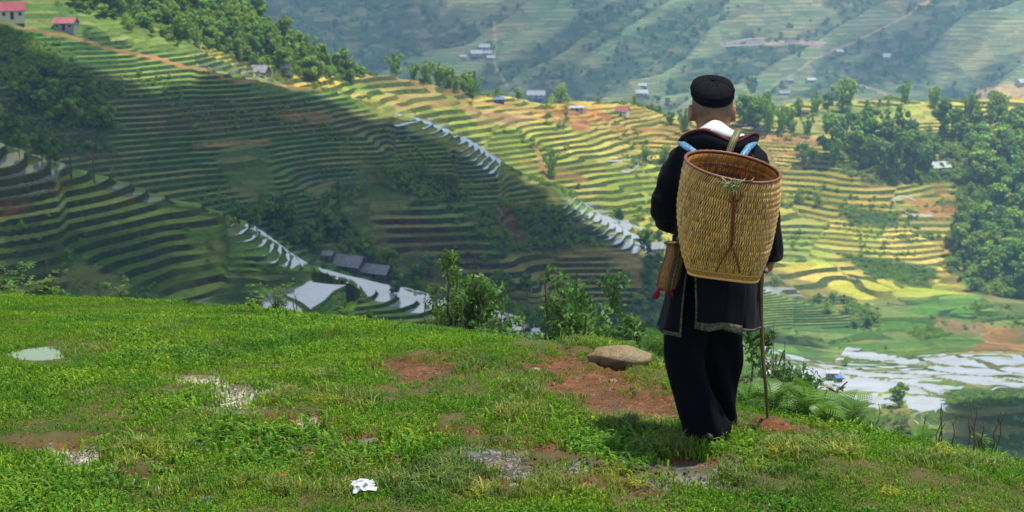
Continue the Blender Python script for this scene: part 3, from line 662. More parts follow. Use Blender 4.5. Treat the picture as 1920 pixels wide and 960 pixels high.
# ------------------------------------------------ grass
def tuft(n, rad, h0, h1, w, lean, seed, tip=(1, 1, .7), dry=0.1, flatness=.3):
    r = np.random.default_rng(seed); V, Fq, C = [], [], []
    for i in range(n):
        a = r.uniform(0, 6.283); d = rad * math.sqrt(r.uniform()); bx, by = d * math.cos(a), d * math.sin(a)
        h = r.uniform(h0, h1); az = r.uniform(0, 6.283); ln = r.uniform(.2, 1) * lean * h; wx, wy = -math.sin(az) * w * r.uniform(.6, 1.3) / 2, math.cos(az) * w * r.uniform(.6, 1.3) / 2
        dx, dy = math.cos(az) * ln, math.sin(az) * ln; b = len(V)
        V += [(bx - wx, by - wy, -.01), (bx + wx, by + wy, -.01), (bx - wx * .9 + dx * .35, by - wy * .9 + dy * .35, h * .6), (bx + wx * .9 + dx * .35, by + wy * .9 + dy * .35, h * .6), (bx + dx, by + dy, h * (1 - .25 * abs(ln) / h))]
        Fq += [(b, b + 1, b + 3, b + 2), (b + 2, b + 3, b + 4, b + 4)]
        k = r.uniform(.65, 1.35)
        c = (1.9 * k, 1.45 * k, .9 * k) if r.uniform() < dry else (k * r.uniform(.8, 1.3), k, k * .9)
        C += [c] * 5
    me = bpy.data.meshes.new('grass_tuft'); me.from_pydata(V, [], [f if f[2] != f[3] else f[:3] for f in Fq])
    a = me.attributes.new('tint', 'FLOAT_COLOR', 'POINT'); a.data.foreach_set('color', [q for c in C for q in (*c, 1)]); return me
MAT_GRASS = leafmat('grass_blade', (.085, .24, .016), (.18, .345, .024), .45, drift=1.6)
MAT_GRASS2 = leafmat('tall_grass_blade', (.10, .20, .045), (.20, .27, .06), .4, drift=1.6)
tufts = [tuft(46, .075, .006, .019, .0042, 1.2, 100 + i) for i in range(6)] + [tuft(30, .07, .007, .023, .0075, 1.7, 120 + i, dry=.05) for i in range(4)]
for t_ in tufts: t_.materials.append(MAT_GRASS)
tall = [tuft(60, .06, .025, .065, .0042, .9, 140 + i, dry=.12) for i in range(4)] + [tuft(44, .05, .02, .07, .005, 1.4, 150 + i, dry=.8) for i in range(2)]
for t_ in tall: t_.materials.append(MAT_GRASS2)
n = 58000
Yg = np.sqrt(RNG.uniform(4.3**2, 13.8**2, n)); pxg = RNG.uniform(-160, 2080, n)
xg = (pxg - 960) / F * (CP + .3 * SP) * Yg; crY = np.interp(pxg, ca[:, 0], ca[:, 1])
keep = Yg < crY + 1.0; xg, Yg = xg[keep], Yg[keep]
zg = gheight(xg, Yg); pxx, pyy = proj(xg, Yg, zg)
s1, s2, s3 = cover(pxx, pyy); bare = np.clip(s1 + s2 + s3, 0, 1)
bare = np.maximum(bare, np.exp(-(np.hypot((xg - mx) / .13, (Yg - my) / .16))**2 * .8) * 1.3)
bare = np.maximum(bare, (np.hypot((pxx - 66) / 60, (pyy - 669) / 13) < 1) * 1.0)
dens = 1 - .985 * np.clip(bare * 1.5, 0, 1); dens *= .45 + .55 * sstep(-.28, .12, fbm(xg / .30, Yg / .30, 3, 311)); dens *= 1 - .55 * sstep(.0, .35, fbm(xg / .9 + 5, Yg / .9, 3, 317))
keep = RNG.uniform(0, 1, len(xg)) < dens; xg, Yg, zg = xg[keep], Yg[keep], zg[keep]; n = len(xg)
lush = fbm(xg / .5, Yg / .5, 3, 313)
sc_ = (.75 + .55 * RNG.uniform(0, 1, n)) * (1 + .9 * np.clip(lush, -.4, .7)); idx = RNG.integers(0, 6, n); idx[lush > .32] = RNG.integers(6, 10, (lush > .32).sum())
idx = np.where(RNG.uniform(0, 1, n) < .10, RNG.integers(6, 10, n), idx)
rot = np.stack([RNG.normal(0, .1, n), RNG.normal(0, .1, n), RNG.uniform(0, 6.28, n)], -1)
scatter('grass', np.stack([xg, Yg, zg], -1), rot, np.stack([sc_ * 1.15, sc_ * 1.15, sc_], -1), idx, tufts, 'short green grass covering the hilltop')
# taller tussocks in loose clusters
TUS = [(1500,860,70,26,60),(1560,850,50,14,26),(1190,800,80,10,46),(1400,905,60,14,18),(850,905,60,24,34),(1260,850,60,10,26),(970,800,60,16,26),(640,760,60,14,18),(600,710,50,10,14),(520,745,50,12,16),(270,850,80,16,20),(900,700,60,10,16),(1140,800,60,10,20),(1000,760,80,14,20),(1640,790,120,14,40),(1330,815,60,8,34),(1780,870,140,22,50),(430,660,60,12,12),(1120,660,100,8,24),(1230,690,60,14,22),(300,650,200,40,20),(1000,930,500,30,60),(600,900,500,50,50)]
tp = []
for a, b, c, d, k in TUS:
    for _ in range(k):
        px, py = a + RNG.normal() * c * .5, b + RNG.normal() * d * .5
        if py > 955 or py < np.interp(px, [q[0] for q in CREST], [q[2] for q in CREST]) + 1: continue
        tp.append(on_ground(px, py))
tp = np.array(tp); nt = len(tp); st = RNG.uniform(.5, 1.05, nt)
scatter('long_grass', tp, np.stack([RNG.normal(0, .12, nt), RNG.normal(0, .12, nt), RNG.uniform(0, 6.28, nt)], -1), np.stack([st * 1.2, st * 1.2, st], -1), RNG.choice(6, nt, p=[.2, .2, .2, .2, .1, .1]), tall, 'longer grass tussocks scattered over the hilltop')

# ------------------------------------------------ stones
def rock_mesh(name, mat, seed, sx=1, sy=.8, sz=.5, cuts=7, sub=3):
    import bmesh
    bm = bmesh.new(); bmesh.ops.create_icosphere(bm, subdivisions=sub, radius=1); r = np.random.default_rng(seed)
    pl = [(Vector(r.normal(size=3)).normalized(), r.uniform(.55, .9)) for _ in range(cuts)]
    for v in bm.verts:
        for nrm, d in pl:
            e = v.co.dot(nrm) - d
            if e > 0: v.co -= nrm * e * .9
        v.co *= 1 + .10 * float(vnoise(v.co.x * 3 + seed, v.co.y * 3 + v.co.z * 4, seed))
        v.co.x *= sx; v.co.y *= sy; v.co.z *= sz
    me = bpy.data.meshes.new(name); bm.to_mesh(me); bm.free(); me.materials.append(mat); me.polygons.foreach_set('use_smooth', [sub > 2] * len(me.polygons)); return me
def rockmat(name, c1, c2, sc=8, c3=None):
    m = NT(name); p = m.coord(); c = m.mix(m.ramp(m.noise(sc, p, 6, .65), [(.35, 0.0), (.65, 1.0)]), c1, c2)
    if c3: c = m.mix(m.ramp(m.noise(sc * .6, p, 4, .6), [(.55, 0.0), (.68, .85)]), c, c3)
    m.col(c); m.rough(.85, .2); m.bump(m.noise(sc * 2.5, p, 8, .75), 1.0, .06); return m.m
RM = {'peb': rockmat('pebble_stone', (.24, .17, .10), (.52, .41, .27), 3), 'grey': rockmat('grey_gravel', (.22, .22, .23), (.50, .50, .52), 3), 'white': rockmat('pale_gravel', (.5, .42, .28), (.78, .74, .66), 2)}
for kk, (lst, mt, cnt, lab, s0, s1_) in {'pebbles': (SOILP, 'peb', 3200, 'tan pebbles strewn over the red earth patches', .004, .018), 'gravel': (GRAVP, 'grey', 1900, 'grey gravel in the worn patch at the bottom of the hilltop', .003, .011),
        'pale_gravel': (WHITP, 'white', 2600, 'pale chalky gravel in the worn patches at the left', .004, .014)}.items():
    pts = []
    wts = np.array([c * d for _, _, c, d in lst], float); wts /= wts.sum()
    for i in RNG.choice(len(lst), cnt, p=wts):
        a, b, c, d = lst[i]; px, py = a + RNG.normal() * c * .75, b + RNG.normal() * d * .75
        if py < 955 and py > np.interp(px, [q[0] for q in CREST], [q[2] for q in CREST]) + 3: pts.append(on_ground(px, py))
    pts = np.array(pts); k = len(pts); s = s0 + (s1_ - s0) * RNG.uniform(0, 1, k)**2.5
    scatter(kk, pts, RNG.uniform(0, 6.28, (k, 3)) * [.1, .1, 1], np.stack([s, s, s], -1), RNG.integers(0, 4, k), [rock_mesh('pebble', RM[mt], 20 + i, sub=1) for i in range(4)], lab)
def stone(px, py, wpx, sy, sz, mat, seed, label, name='stone', rz=0, up=.25, group=None, cat='stone'):
    x, y, z = on_ground(px, py); w = wpx / 2 * y * 1.06 / F
    o = link(name, rock_mesh(name, mat, seed, w, w * sy, w * sz), None, (x, y, z + w * sz * up)); o.rotation_euler = (0, 0, rz)
    return tag(o, label, cat, group)
tan = rockmat('tan_stone', (.30, .21, .10), (.52, .41, .24), 7, (.17, .17, .16)); gry = rockmat('grey_stone', (.16, .16, .15), (.34, .34, .32), 9); brn = rockmat('brown_stone', (.22, .14, .09), (.36, .26, .18), 14); pale = rockmat('pale_stone', (.5, .42, .3), (.72, .66, .54), 12)
stone(1163, 692, 134, .6, .42, tan, 5, 'large flat tan boulder with a grey end at the hilltop edge, left of the person', 'boulder', -.25, .12, cat='boulder')
stone(1243, 784, 36, .8, .75, brn, 6, 'brown stone on the red earth just left of the trousers', rz=.6, up=.4)
stone(884, 868, 42, .7, .5, gry, 8, 'grey stone in the gravel patch above the bottom edge')
stone(862, 888, 24, .8, .7, pale, 9, 'small pale stone below the grey stone in the gravel patch')
stone(963, 923, 22, .8, .7, pale, 10, 'pale stone lowest in the gravel patch near the bottom edge')
stone(918, 935, 24, .7, .5, pale, 16, 'flat pale stone beside the tussock at the bottom edge')
stone(682, 826, 66, .35, .28, gry, 11, 'long flat grey stone in the grass left of centre', rz=.25, up=.3)
stone(378, 929, 66, .35, .26, gry, 12, 'long flat grey stone near the bottom edge at the left', rz=.3, up=.3)
stone(558, 796, 34, .6, .45, pale, 13, 'pale crumbly stone in the grass between the two long grey stones')
stone(258, 902, 32, .6, .45, pale, 14, 'pale crumbly stone above the lower long grey stone')
stone(500, 822, 28, .5, .35, gry, 15, 'small grey stone left of the upper long grey stone')
stone(590, 704, 10, .8, .7, tan, 17, 'tiny tan stone at the edge of the upper grass')
stone(1005, 698, 22, .5, .4, pale, 18, 'pale stone on the red earth below the boulder, left')
stone(1148, 716, 18, .7, .6, tan, 19, 'small tan stone in front of the boulder')
stone(1572, 858, 20, .7, .5, tan, 21, 'small tan stone on the slope right of the stick')
stone(960, 637, 26, .6, .5, tan, 22, 'low tan stone on the crest where the grass edge dips')
# crumpled white litter
lx, ly, lz = on_ground(682, 938)
lit = MB(); r = random.Random(3); G_ = 9
vs = [((i / (G_ - 1) - .5) * .085 + r.uniform(-.006, .006), (j / (G_ - 1) - .5) * .062 + r.uniform(-.006, .006), .028 * math.exp(-((i - 3) / 3)**2 - ((j - 4) / 3)**2) + r.uniform(0, .014)) for j in range(G_) for i in range(G_)]
lit.add(vs, [(j * G_ + i, j * G_ + i + 1, (j + 1) * G_ + i + 1, (j + 1) * G_ + i) for j in range(G_ - 1) for i in range(G_ - 1)])
wm = plain('white_plastic_film', (.66, .68, .70), .5, .05)
lo = lit.build('plastic_scrap', wm, None, False, loc=(lx, ly, lz + .02)); sm = lo.modifiers.new('thickness', 'SOLIDIFY'); sm.thickness = .0015
lo.rotation_euler = (.35, 0, .3); tag(lo, 'crumpled scrap of white plastic lying in the grass at the bottom edge', 'litter')
# ================================================ TREES
colc = {}
def hill_at(px, py, lay=(0, 16)):
    """nearest point of the valley sheet seen at this picture place, and only within the given layers"""
    k = (lay,)
    if k not in colc: rs = np.where((LAY >= lay[0]) & (LAY <= lay[1]))[0]; colc[k] = (rs[0], rs[-1] + 1)
    r0, r1 = colc[k]; c = int(np.clip(round((px + 250) / 2420 * (NC - 1)), 0, NC - 1))
    for _ in range(2):
        q = PYG[r0:r1, c]; w = np.where(q <= py)[0]
        if not len(w): return None
        r = r0 + w[0]; c = int(np.clip(round(c + (px - PXG[r, c]) / (2420 / (NC - 1))), 0, NC - 1))
    return XX[r, c], YY[r, c], ZF[r, c] - .15, bool(vis[r, c])
def leaf_cloud(clumps, leaf, seed, per, tint=.28, droop=0.0, aspect=1.0):
    """clumps: list of (centre, radius); small four-cornered leaves sprayed through each one"""
    r = np.random.default_rng(seed); V, T = [], []
    for (cx, cy, cz), (rx, ry, rz) in clumps:
        n = per; d = r.normal(size=(n, 3)); d /= np.linalg.norm(d, axis=1)[:, None]; rad = r.uniform(.35, 1.0, n)**.6
        c = np.array([cx, cy, cz]) + d * rad[:, None] * np.array([rx, ry, rz])
        nrm = d * .7 + r.normal(size=(n, 3)) * .6 + np.array([0, 0, .45]); nrm /= np.linalg.norm(nrm, axis=1)[:, None]
        a = np.cross(nrm, r.normal(size=(n, 3))); a[:, 2] -= droop; a /= np.linalg.norm(a, axis=1)[:, None]; b = np.cross(nrm, a)
        s = leaf * r.uniform(.6, 1.3, n)[:, None]
        V.append(np.stack([c - a * s, c + b * s * .5 * aspect, c + a * s, c - b * s * .5 * aspect], 1).reshape(-1, 3))
        k = r.uniform(1 - tint, 1 + tint); kk = k * r.uniform(.8, 1.25, n); w = r.uniform(.85, 1.2)
        T.append(np.repeat(np.stack([kk * w, kk, kk * .9, np.ones(n)], 1), 4, 0))
    V = np.vstack(V); T = np.vstack(T); return V, np.arange(len(V)).reshape(-1, 4), T
def crown_mesh(name, mat, args):
    V, Fq, T = leaf_cloud(*args[0], **args[1]); return mesh_np(name, V, Fq, mat, False, {'tint': ('FLOAT_COLOR', T)})
LM = {'bamboo': leafmat('bamboo_leaf', (.22, .40, .05), (.34, .48, .08), .4), 'broad': leafmat('broad_leaf', (.16, .31, .035), (.27, .41, .05), .35),
      'dark': leafmat('dark_leaf', (.09, .20, .03), (.16, .29, .04), .32), 'near': leafmat('shrub_leaf', (.08, .20, .03), (.14, .28, .035), .4), 'near2': leafmat('deep_shrub_leaf', (.05, .14, .03), (.09, .20, .035), .35)}
BARK = plain('bark', (.13, .10, .07), .9, .3, 8); CULM = plain('bamboo_culm', (.16, .17, .07), .6, .3, 8)
def mk_bamboo(seed):
    r = random.Random(seed); cl = []; tb = MB(); n = r.randint(8, 11)
    for i in range(n):
        a = r.uniform(0, 6.28); sp = r.uniform(.05, .34) * (1 if i else .2); h = r.uniform(.62, 1.0) if i else 1.0; pts = []
        for k in range(6):
            t = k / 5; rr = .03 + sp * t**1.9; pts.append((rr * math.cos(a), rr * math.sin(a), h * (t - .08 * t**3 * (sp * 3))))
        tb.tube(pts, [.006, .006, .005, .004, .003, .002], 4, False)
        for k in range(2, 6):
            for _ in range(2):
                x, y, z = pts[k]; w = .095 * (1.15 - .5 * (k / 5)); cl.append(((x + r.uniform(-.04, .04), y + r.uniform(-.04, .04), z - r.uniform(0, .09)), (w, w, w * 1.3)))
    for _ in range(5): a = r.uniform(0, 6.28); cl.append(((.14 * math.cos(a), .14 * math.sin(a), r.uniform(.1, .3)), (.11, .11, .12)))
    return crown_mesh('crown', LM['bamboo'], ((cl, .036, seed, 42), dict(droop=.5, tint=.3))), tb.mesh('trunk', CULM)
def mk_broad(seed, mat='broad', slim=1.0):
    r = random.Random(seed); cl = []; tb = MB(); h = .42
    tb.tube([(0, 0, 0), (.01, .01, h * .5), (.02, 0, h), (.0, .01, .75)], [.028, .022, .016, .005], 6, False)
    for i in range(r.randint(11, 15)):
        a = r.uniform(0, 6.28); z = r.uniform(.28, .9); w = math.sin(math.pi * min(1, max(0, (z - .1) / .95)))**.7; d = r.uniform(.08, .34) * w * slim
        c = (d * math.cos(a), d * math.sin(a), z); q = r.uniform(.10, .19); cl.append((c, (q * slim, q * slim, q * .75)))
        tb.tube([(.01, 0, h * .7 + .1 * r.random()), (c[0] * .5, c[1] * .5, (h + z) / 2), c], [.011, .007, .003], 4, False)
    cl.append(((0, 0, .9), (.11, .11, .10)))
    return crown_mesh('crown', LM[mat], ((cl, .048, seed, 95), dict(tint=.3, aspect=1.3))), tb.mesh('trunk', BARK)
def mk_bush(seed, mat='broad'):
    r = random.Random(seed); cl = []; tb = MB()
    for i in range(9):
        a = r.uniform(0, 6.28); d = r.uniform(0, .55); c = (d * math.cos(a), d * math.sin(a), r.uniform(.2, .75) * (1.1 - d)); q = r.uniform(.2, .32); cl.append((c, (q, q, q * .9)))
        tb.tube([(0, 0, 0), (c[0] * .5, c[1] * .5, c[2] * .6), c], [.03, .02, .01], 4, False)
    return crown_mesh('crown', LM[mat], ((cl, .06, seed, 60), dict(tint=.3, aspect=1.2))), tb.mesh('trunk', BARK)
TK = {'bamboo': [mk_bamboo(i) for i in range(5)], 'broad': [mk_broad(10 + i) for i in range(5)], 'dark': [mk_broad(20 + i, 'dark') for i in range(3)], 'slim': [mk_broad(30 + i, 'broad', .5) for i in range(2)], 'bush': [mk_bush(40 + i) for i in range(3)]}
NM = {'bamboo': ('bamboo_clump', 'bamboo'), 'broad': ('broadleaf_tree', 'tree'), 'dark': ('broadleaf_tree', 'tree'), 'slim': ('slender_tree', 'tree'), 'bush': ('bush', 'bush')}
TREES = []
def tree(px, py, hpx, kind, label, group=None, lay=(0, 16), wide=1.0):
    g = hill_at(px, py, lay)
    if g is None: return None
    x, y, z, v = g; h = hpx / F * math.hypot(y, z - CZ) * 1.03; nm, cat = NM[kind]
    e = empty(nm, (x, y, z), random.uniform(0, 6.28)); cm, tm = random.choice(TK[kind])
    w = wide * random.uniform(.9, 1.1); e.scale = (h * w, h * w, h)
    link('crown', cm, e); link('trunk', tm, e); tag(e, label, cat, group); TREES.append((px, py)); return e
# trees one can point to
for t in [
 (1584, 207, 64, 'bamboo', 'tallest pale green bamboo plume on the sunny ridge right of the person', 1.1), (1698, 192, 46, 'bamboo', 'upright bamboo plume on the ridge just above the smooth yellow green field', .9),
 (1528, 213, 46, 'bamboo', 'rounded bamboo clump on the ridge between the dark hut and the tallest plume', .9), (1552, 208, 36, 'broad', 'small tree tucked under the left side of the tallest bamboo plume', 1),
 (1439, 250, 76, 'bamboo', 'tall thin bamboo clump just right of the person behind the orange track', .7), (1464, 252, 52, 'bamboo', 'shorter bamboo clump next to the tall thin clump behind the orange track', .7),
 (1495, 213, 36, 'bamboo', 'bamboo clump left of the small dark hut', .9), (1487, 250, 27, 'bamboo', 'small round bamboo on the orange track, left one of two', .9), (1512, 258, 40, 'bamboo', 'round bamboo on the orange track, right one of two', .9),
 (1627, 197, 19, 'bush', 'first round bush of three in a row on the ridge line', .55), (1648, 196, 19, 'bush', 'middle round bush of three in a row on the ridge line', .55), (1667, 195, 21, 'bush', 'last round bush of three in a row on the ridge line', .55),
 (1408, 190, 42, 'slim', 'slender dark tree rising right beside the cap of the person', 1.2), (1395, 235, 60, 'broad', 'hazy tree directly beside the right ear of the person', .9),
 (1504, 306, 42, 'broad', 'left one of two trees standing in the field above the basket rim height', .9), (1523, 312, 38, 'broad', 'right one of two trees standing in the field above the basket rim height', .9),
 (1684, 247, 48, 'slim', 'slim tree standing in front of the smooth yellow green field', 1.1), (1667, 276, 52, 'slim', 'slim tree below the one in front of the smooth field', 1.1),
 (1560, 300, 88, 'broad', 'large tree at the left edge of the big grove', .8), (1605, 282, 58, 'broad', 'tree behind the large one at the left edge of the grove', .9), (1633, 318, 66, 'broad', 'pale tree in the middle of the grove with earth beneath it', .8),
 (1684, 338, 98, 'dark', 'tallest dark tree of the grove left of the pale shed', .85), (1712, 336, 86, 'dark', 'dark tree touching the pale shed on its left side', .8),
 (1765, 266, 72, 'dark', 'dark round tree right of the smooth yellow green field', .8), (1790, 262, 56, 'broad', 'tree right behind the dark round tree at the field', .9), (1830, 256, 52, 'broad', 'broad tree below the ridge near the upper right edge', 1),
 (1844, 322, 72, 'broad', 'wide tree right of the pale shed', .9), (1788, 300, 38, 'bush', 'low bush directly above the pale shed', .8), (1886, 330, 72, 'dark', 'dark tree at the right edge below the shed level', .9),
 (1498, 374, 28, 'bush', 'left one of two bushes on the terraces right of the basket', .6), (1537, 382, 34, 'bush', 'right one of two bushes on the terraces right of the basket', .6),
 (1052, 198, 40, 'bush', 'big round bush on the sunny ridge behind the orange field', .95), (1034, 326, 44, 'bamboo', 'lone bamboo clump in the middle of the sunny terraces', .95),
 (1212, 298, 40, 'bush', 'left one of two dark green bushes left of the shoulder', .6), (1245, 296, 42, 'bush', 'right one of two dark green bushes, touching the shoulder', .6),
 (1284, 244, 44, 'bamboo', 'hazy bamboo right behind the left ear of the person', .8), (1255, 230, 26, 'broad', 'little tree on the ridge left of the ear', .9), (1190, 213, 21, 'bush', 'round bush on the ridge below the white roofs', .7),
 (1121, 204, 13, 'bush', 'tiny bush beside the red roofed house on the ridge', .7), (1222, 217, 16, 'bush', 'left one of two little bushes on the ridge left of the person', .6), (1236, 218, 17, 'bush', 'right one of two little bushes on the ridge left of the person', .6),
 (970, 184, 22, 'broad', 'small tree left of the long white roof', 1), (931, 184, 20, 'broad', 'small tree behind the blue roofed hut', .9),
 (526, 446, 84, 'dark', 'big dark rounded tree behind the crest of the near hill', .85), (438, 412, 40, 'dark', 'dark tree at the left end of the trees behind the near hill crest', .9), (482, 425, 44, 'dark', 'dark tree just left of the big rounded one', 1),
 (635, 402, 62, 'dark', 'dark tree in the hollow below the bend of the big hill', .8), (612, 398, 40, 'broad', 'smaller tree left of the dark one in the hollow', .8), (1160, 418, 30, 'dark', 'dark tree at the end of the flooded steps on the nose of the hill', 1.1),
 (1686, 762, 50, 'broad', 'small tree standing beside the flooded fields on the valley floor', 1), (1585, 690, 26, 'bush', 'bush between two flooded fields on the valley floor', .6)]:
    tree(*t[:5], wide=t[5])
# groves whose trees look alike
def grove(poly, n, kinds, h0, h1, label, group, lay=(0, 16), wide=1.0, stuff=False, gap=1.0):
    xs = [p[0] for p in poly]; ys = [p[1] for p in poly]; k = 0; tries = 0; pts = []
    from mathutils.geometry import intersect_point_line
    def ins(x, y):
        c = False
        for (ax, ay), (bx, by) in zip(poly, poly[1:] + poly[:1]):
            if ((ay > y) != (by > y)) and x < (bx - ax) * (y - ay) / (by - ay) + ax: c = not c
        return c
    while len(pts) < n and tries < n * 60:
        tries += 1; x, y = random.uniform(min(xs), max(xs)), random.uniform(min(ys), max(ys))
        if ins(x, y) and all(math.hypot(x - a, (y - b) * 1.6) > (h0 * .30 * gap) for a, b in pts): pts.append((x, y))
    if stuff: return pts
    row = row_ = n <= 20; xs_ = sorted(p[0] for p in pts); third = lambda x: ('left', 'middle', 'right')[min(2, int(3 * (x - xs_[0]) / (xs_[-1] - xs_[0] + 1)))]
    ORD = ['first', 'second', 'third', 'fourth', 'fifth', 'sixth', 'seventh', 'eighth', 'ninth', 'tenth', 'eleventh', 'twelfth', 'thirteenth', 'fourteenth', 'fifteenth', 'sixteenth', 'seventeenth', 'eighteenth', 'nineteenth', 'twentieth']
    LK = {'bamboo': 'feathery bamboo', 'broad': 'bright green tree', 'dark': 'dark green tree', 'slim': 'slender tree', 'bush': 'low bush'}
    for x, y in sorted(pts, key=lambda q: q[1]):
        k_ = random.choice(kinds)
        lb = ('%s, %s from the left, %s' % (LK[k_], ORD[xs_.index(x)], label)) if row else ('%s in the %s third of the %s' % (LK[k_], third(x), label))
        tree(x, y, random.uniform(h0, h1), k_, lb, group, lay, wide)
G = [
 ([(640,120),(700,140),(770,146),(840,160),(895,178),(890,186),(820,170),(740,150),(640,140)], 20, ['bamboo'], 30, 46, 'in the row along the sunny ridge', 'bamboo along the sunny ridge', (8, 9), 1.05),
 ([(430,14),(560,80),(690,142),(640,150),(560,145),(500,118),(430,95),(360,88),(310,60),(200,20),(110,0),(100,-40),(300,-60)], 88, ['broad','broad','bamboo','bamboo','slim'], 34, 56, 'sunlit wood covering the upper left hill', 'trees of the upper left wood', (7, 10), 1.0),
 ([(325,84),(420,100),(520,128),(640,148),(660,140),(520,96),(400,70),(330,62)], 20, ['bamboo','dark'], 34, 48, 'at the foot of the upper left wood', 'bamboo at the edge of the upper left wood', (7, 9), .7),
 ([(20,190),(90,130),(170,170),(200,215),(205,245),(150,250),(80,230)], 26, ['dark','broad'], 30, 46, 'shaded grove on the left hillside', 'trees of the shaded left grove', (5, 7), 1.0),
 ([(0,250),(60,270),(130,310),(150,330),(80,300),(0,262)], 8, ['broad','dark'], 40, 60, 'on the near crest at the left edge', 'trees on the near hill crest at the left', (4, 6), .8),
 ([(380,390),(430,400),(560,470),(620,490),(600,450),(560,420),(470,400)], 12, ['dark','broad'], 26, 42, 'in the row behind the near crest', 'trees behind the near hill crest', (5, 6), 1.0),
 ([(600,430),(700,520),(760,560),(900,600),(1000,630),(1000,560),(900,540),(780,505),(700,470),(640,440)], 30, ['dark','broad'], 30, 48, 'shaded gully below the yellow rimmed terraces', 'trees in the shaded gully', (4, 6), 1.1),
 ([(1000,630),(1200,660),(1230,600),(1200,560),(1080,590),(1000,590)], 16, ['dark','broad'], 34, 54, 'at the foot of the big hill', 'trees at the foot of the big hill', (4, 6), 1.1),
 ([(1170,440),(1235,420),(1240,600),(1200,560),(1215,480)], 10, ['dark'], 28, 44, 'in the wood beside the bag', 'trees left of the embroidered bag', (5, 8), 1.0),
 ([(1730,190),(1800,200),(1920,200),(1920,240),(1840,225),(1740,205)], 14, ['bamboo','bamboo','broad'], 28, 42, 'on the ridge at upper right', 'bamboo on the upper right ridge', (8, 9), .9),
 ([(1560,265),(1680,250),(1760,290),(1740,330),(1620,330),(1560,310)], 20, ['broad','dark','bamboo'], 44, 66, 'in the big grove beside the shed', 'trees in the middle of the big grove', (8, 9), .9),
 ([(1820,290),(1930,250),(1930,600),(1860,560),(1800,490),(1790,440),(1810,400),(1830,350)], 46, ['dark','broad','broad'], 52, 76, 'thick wood down the right edge', 'trees down the right edge', (8, 9), .95),
 ([(1380,225),(1440,235),(1500,240),(1400,250)], 6, ['bamboo','broad'], 40, 60, 'behind the right shoulder', 'hazy trees behind the right shoulder', (8, 9), .9),
 ([(1440,530),(1540,540),(1640,600),(1640,620),(1540,600),(1440,560)], 12, ['bush','dark'], 16, 26, 'behind the stick on the hill foot', 'small trees behind the stick', (5, 8), 1.0),
]
for g_ in G: grove(*g_)
# ------------------------------------------------ undergrowth and far woods: nobody could count these
bm_ = [mk_bush(60)[0], mk_bush(61)[0], mk_bush(62)[0]]; bd_ = [mk_bush(63, 'dark')[0], mk_broad(64, 'dark')[0], mk_broad(65, 'broad')[0]]
def bush_field(name, W, n, s0, s1_, protos, label, seed, ir=(0, 3)):
    r = np.random.default_rng(seed); area = np.abs(np.gradient(YY, axis=0)) * YY; w = (W * area).ravel(); 
    if w.sum() <= 0: return
    i = r.choice(len(w), n, p=w / w.sum()); x = XX.ravel()[i] + r.normal(0, .8, n); y = YY.ravel()[i] + r.normal(0, .8, n); z = ZF.ravel()[i] - .2
    s = s0 + (s1_ - s0) * r.uniform(0, 1, n)**2
    scatter(name, np.stack([x, y, z], -1), np.stack([np.zeros(n), np.zeros(n), r.uniform(0, 6.28, n)], -1), np.stack([s, s, s * r.uniform(.7, 1.2, n)], -1), r.integers(*ir, n), protos, label)
VZ = vis.astype(float) * (PXG > -100) * (PXG < 2020)
lum = TREAD.sum(-1)
patch = sstep(.12, .32, fbm(XX / 13, YY / 13, 3, 401))
Wn = ((1 - TER) * .8 + .12 * patch) * sstep(215, 235, YY) * (YY < 330) * (VZ + .1 > 0) * (lum < .6) * (WANY < .3)
bush_field('undergrowth', Wn, 2600, .5, 1.5, bm_, 'dense undergrowth on the near shaded slopes', 1)
Wm = ((1 - TER) * (lum < .25) + .5 * patch * TER * (fq > .6)) * (YY > 330) * (YY < 470) * VZ * (WANY < .3)
bush_field('undergrowth', Wm, 6000, .6, 2.0, bm_, 'scrub and bushes on the big shaded hillside', 2)
Wl = ((1 - TER) * (lum < .35) * .8 + .9 * sstep(.05, .25, fbm(XX / 16, YY / 16, 3, 402)) * TER * (fq > .6)) * (YY >= 470) * (YY < 720) * VZ
bush_field('undergrowth', Wl, 6500, .6, 2.1, bm_, 'scrub and bushes between the sunny terraces', 3)
Wf = (gul * (TER < .5) + .03 * patch) * (YY > 1250) * (YY < 2000)
bush_field('woods', Wf, 4000, 4, 9, bd_, 'woods in the gullies of the far mountain', 4)
WL_ = np.maximum(pmask([(430, 10), (700, 130), (660, 150), (560, 140), (430, 100), (330, 84), (240, 50), (110, 10), (100, -60), (440, -60)], (7, 10), 4), .9 * pmask([(1810, 320), (1930, 270), (1930, 600), (1860, 580), (1780, 500), (1800, 400)], (8, 9), 6))
WL_ = np.maximum(WL_, pmask([(1560, 280), (1700, 262), (1800, 240), (1930, 240), (1930, 300), (1800, 345), (1600, 330)], (8, 9), 6) * .6)
WL_ = np.maximum(WL_, pmask([(30, 190), (90, 120), (170, 165), (210, 240), (150, 248), (60, 210)], (5, 7), 5))
bd2_ = [mk_broad(70, 'broad')[0], mk_broad(71, 'broad')[0], mk_bush(72)[0]]
bush_field('woods', WL_ * VZ, 1500, 2.5, 5.5, bd2_, 'thick understorey of the woods at the upper left and the right', 6)
Wq = (1 - sstep(42, 60, YY) * .6) * (YY < 130) * (YY > 30)
bush_field('undergrowth', Wq, 1500, 1.0, 3.2, bm_, 'bushes on the slope below the hilltop', 5)
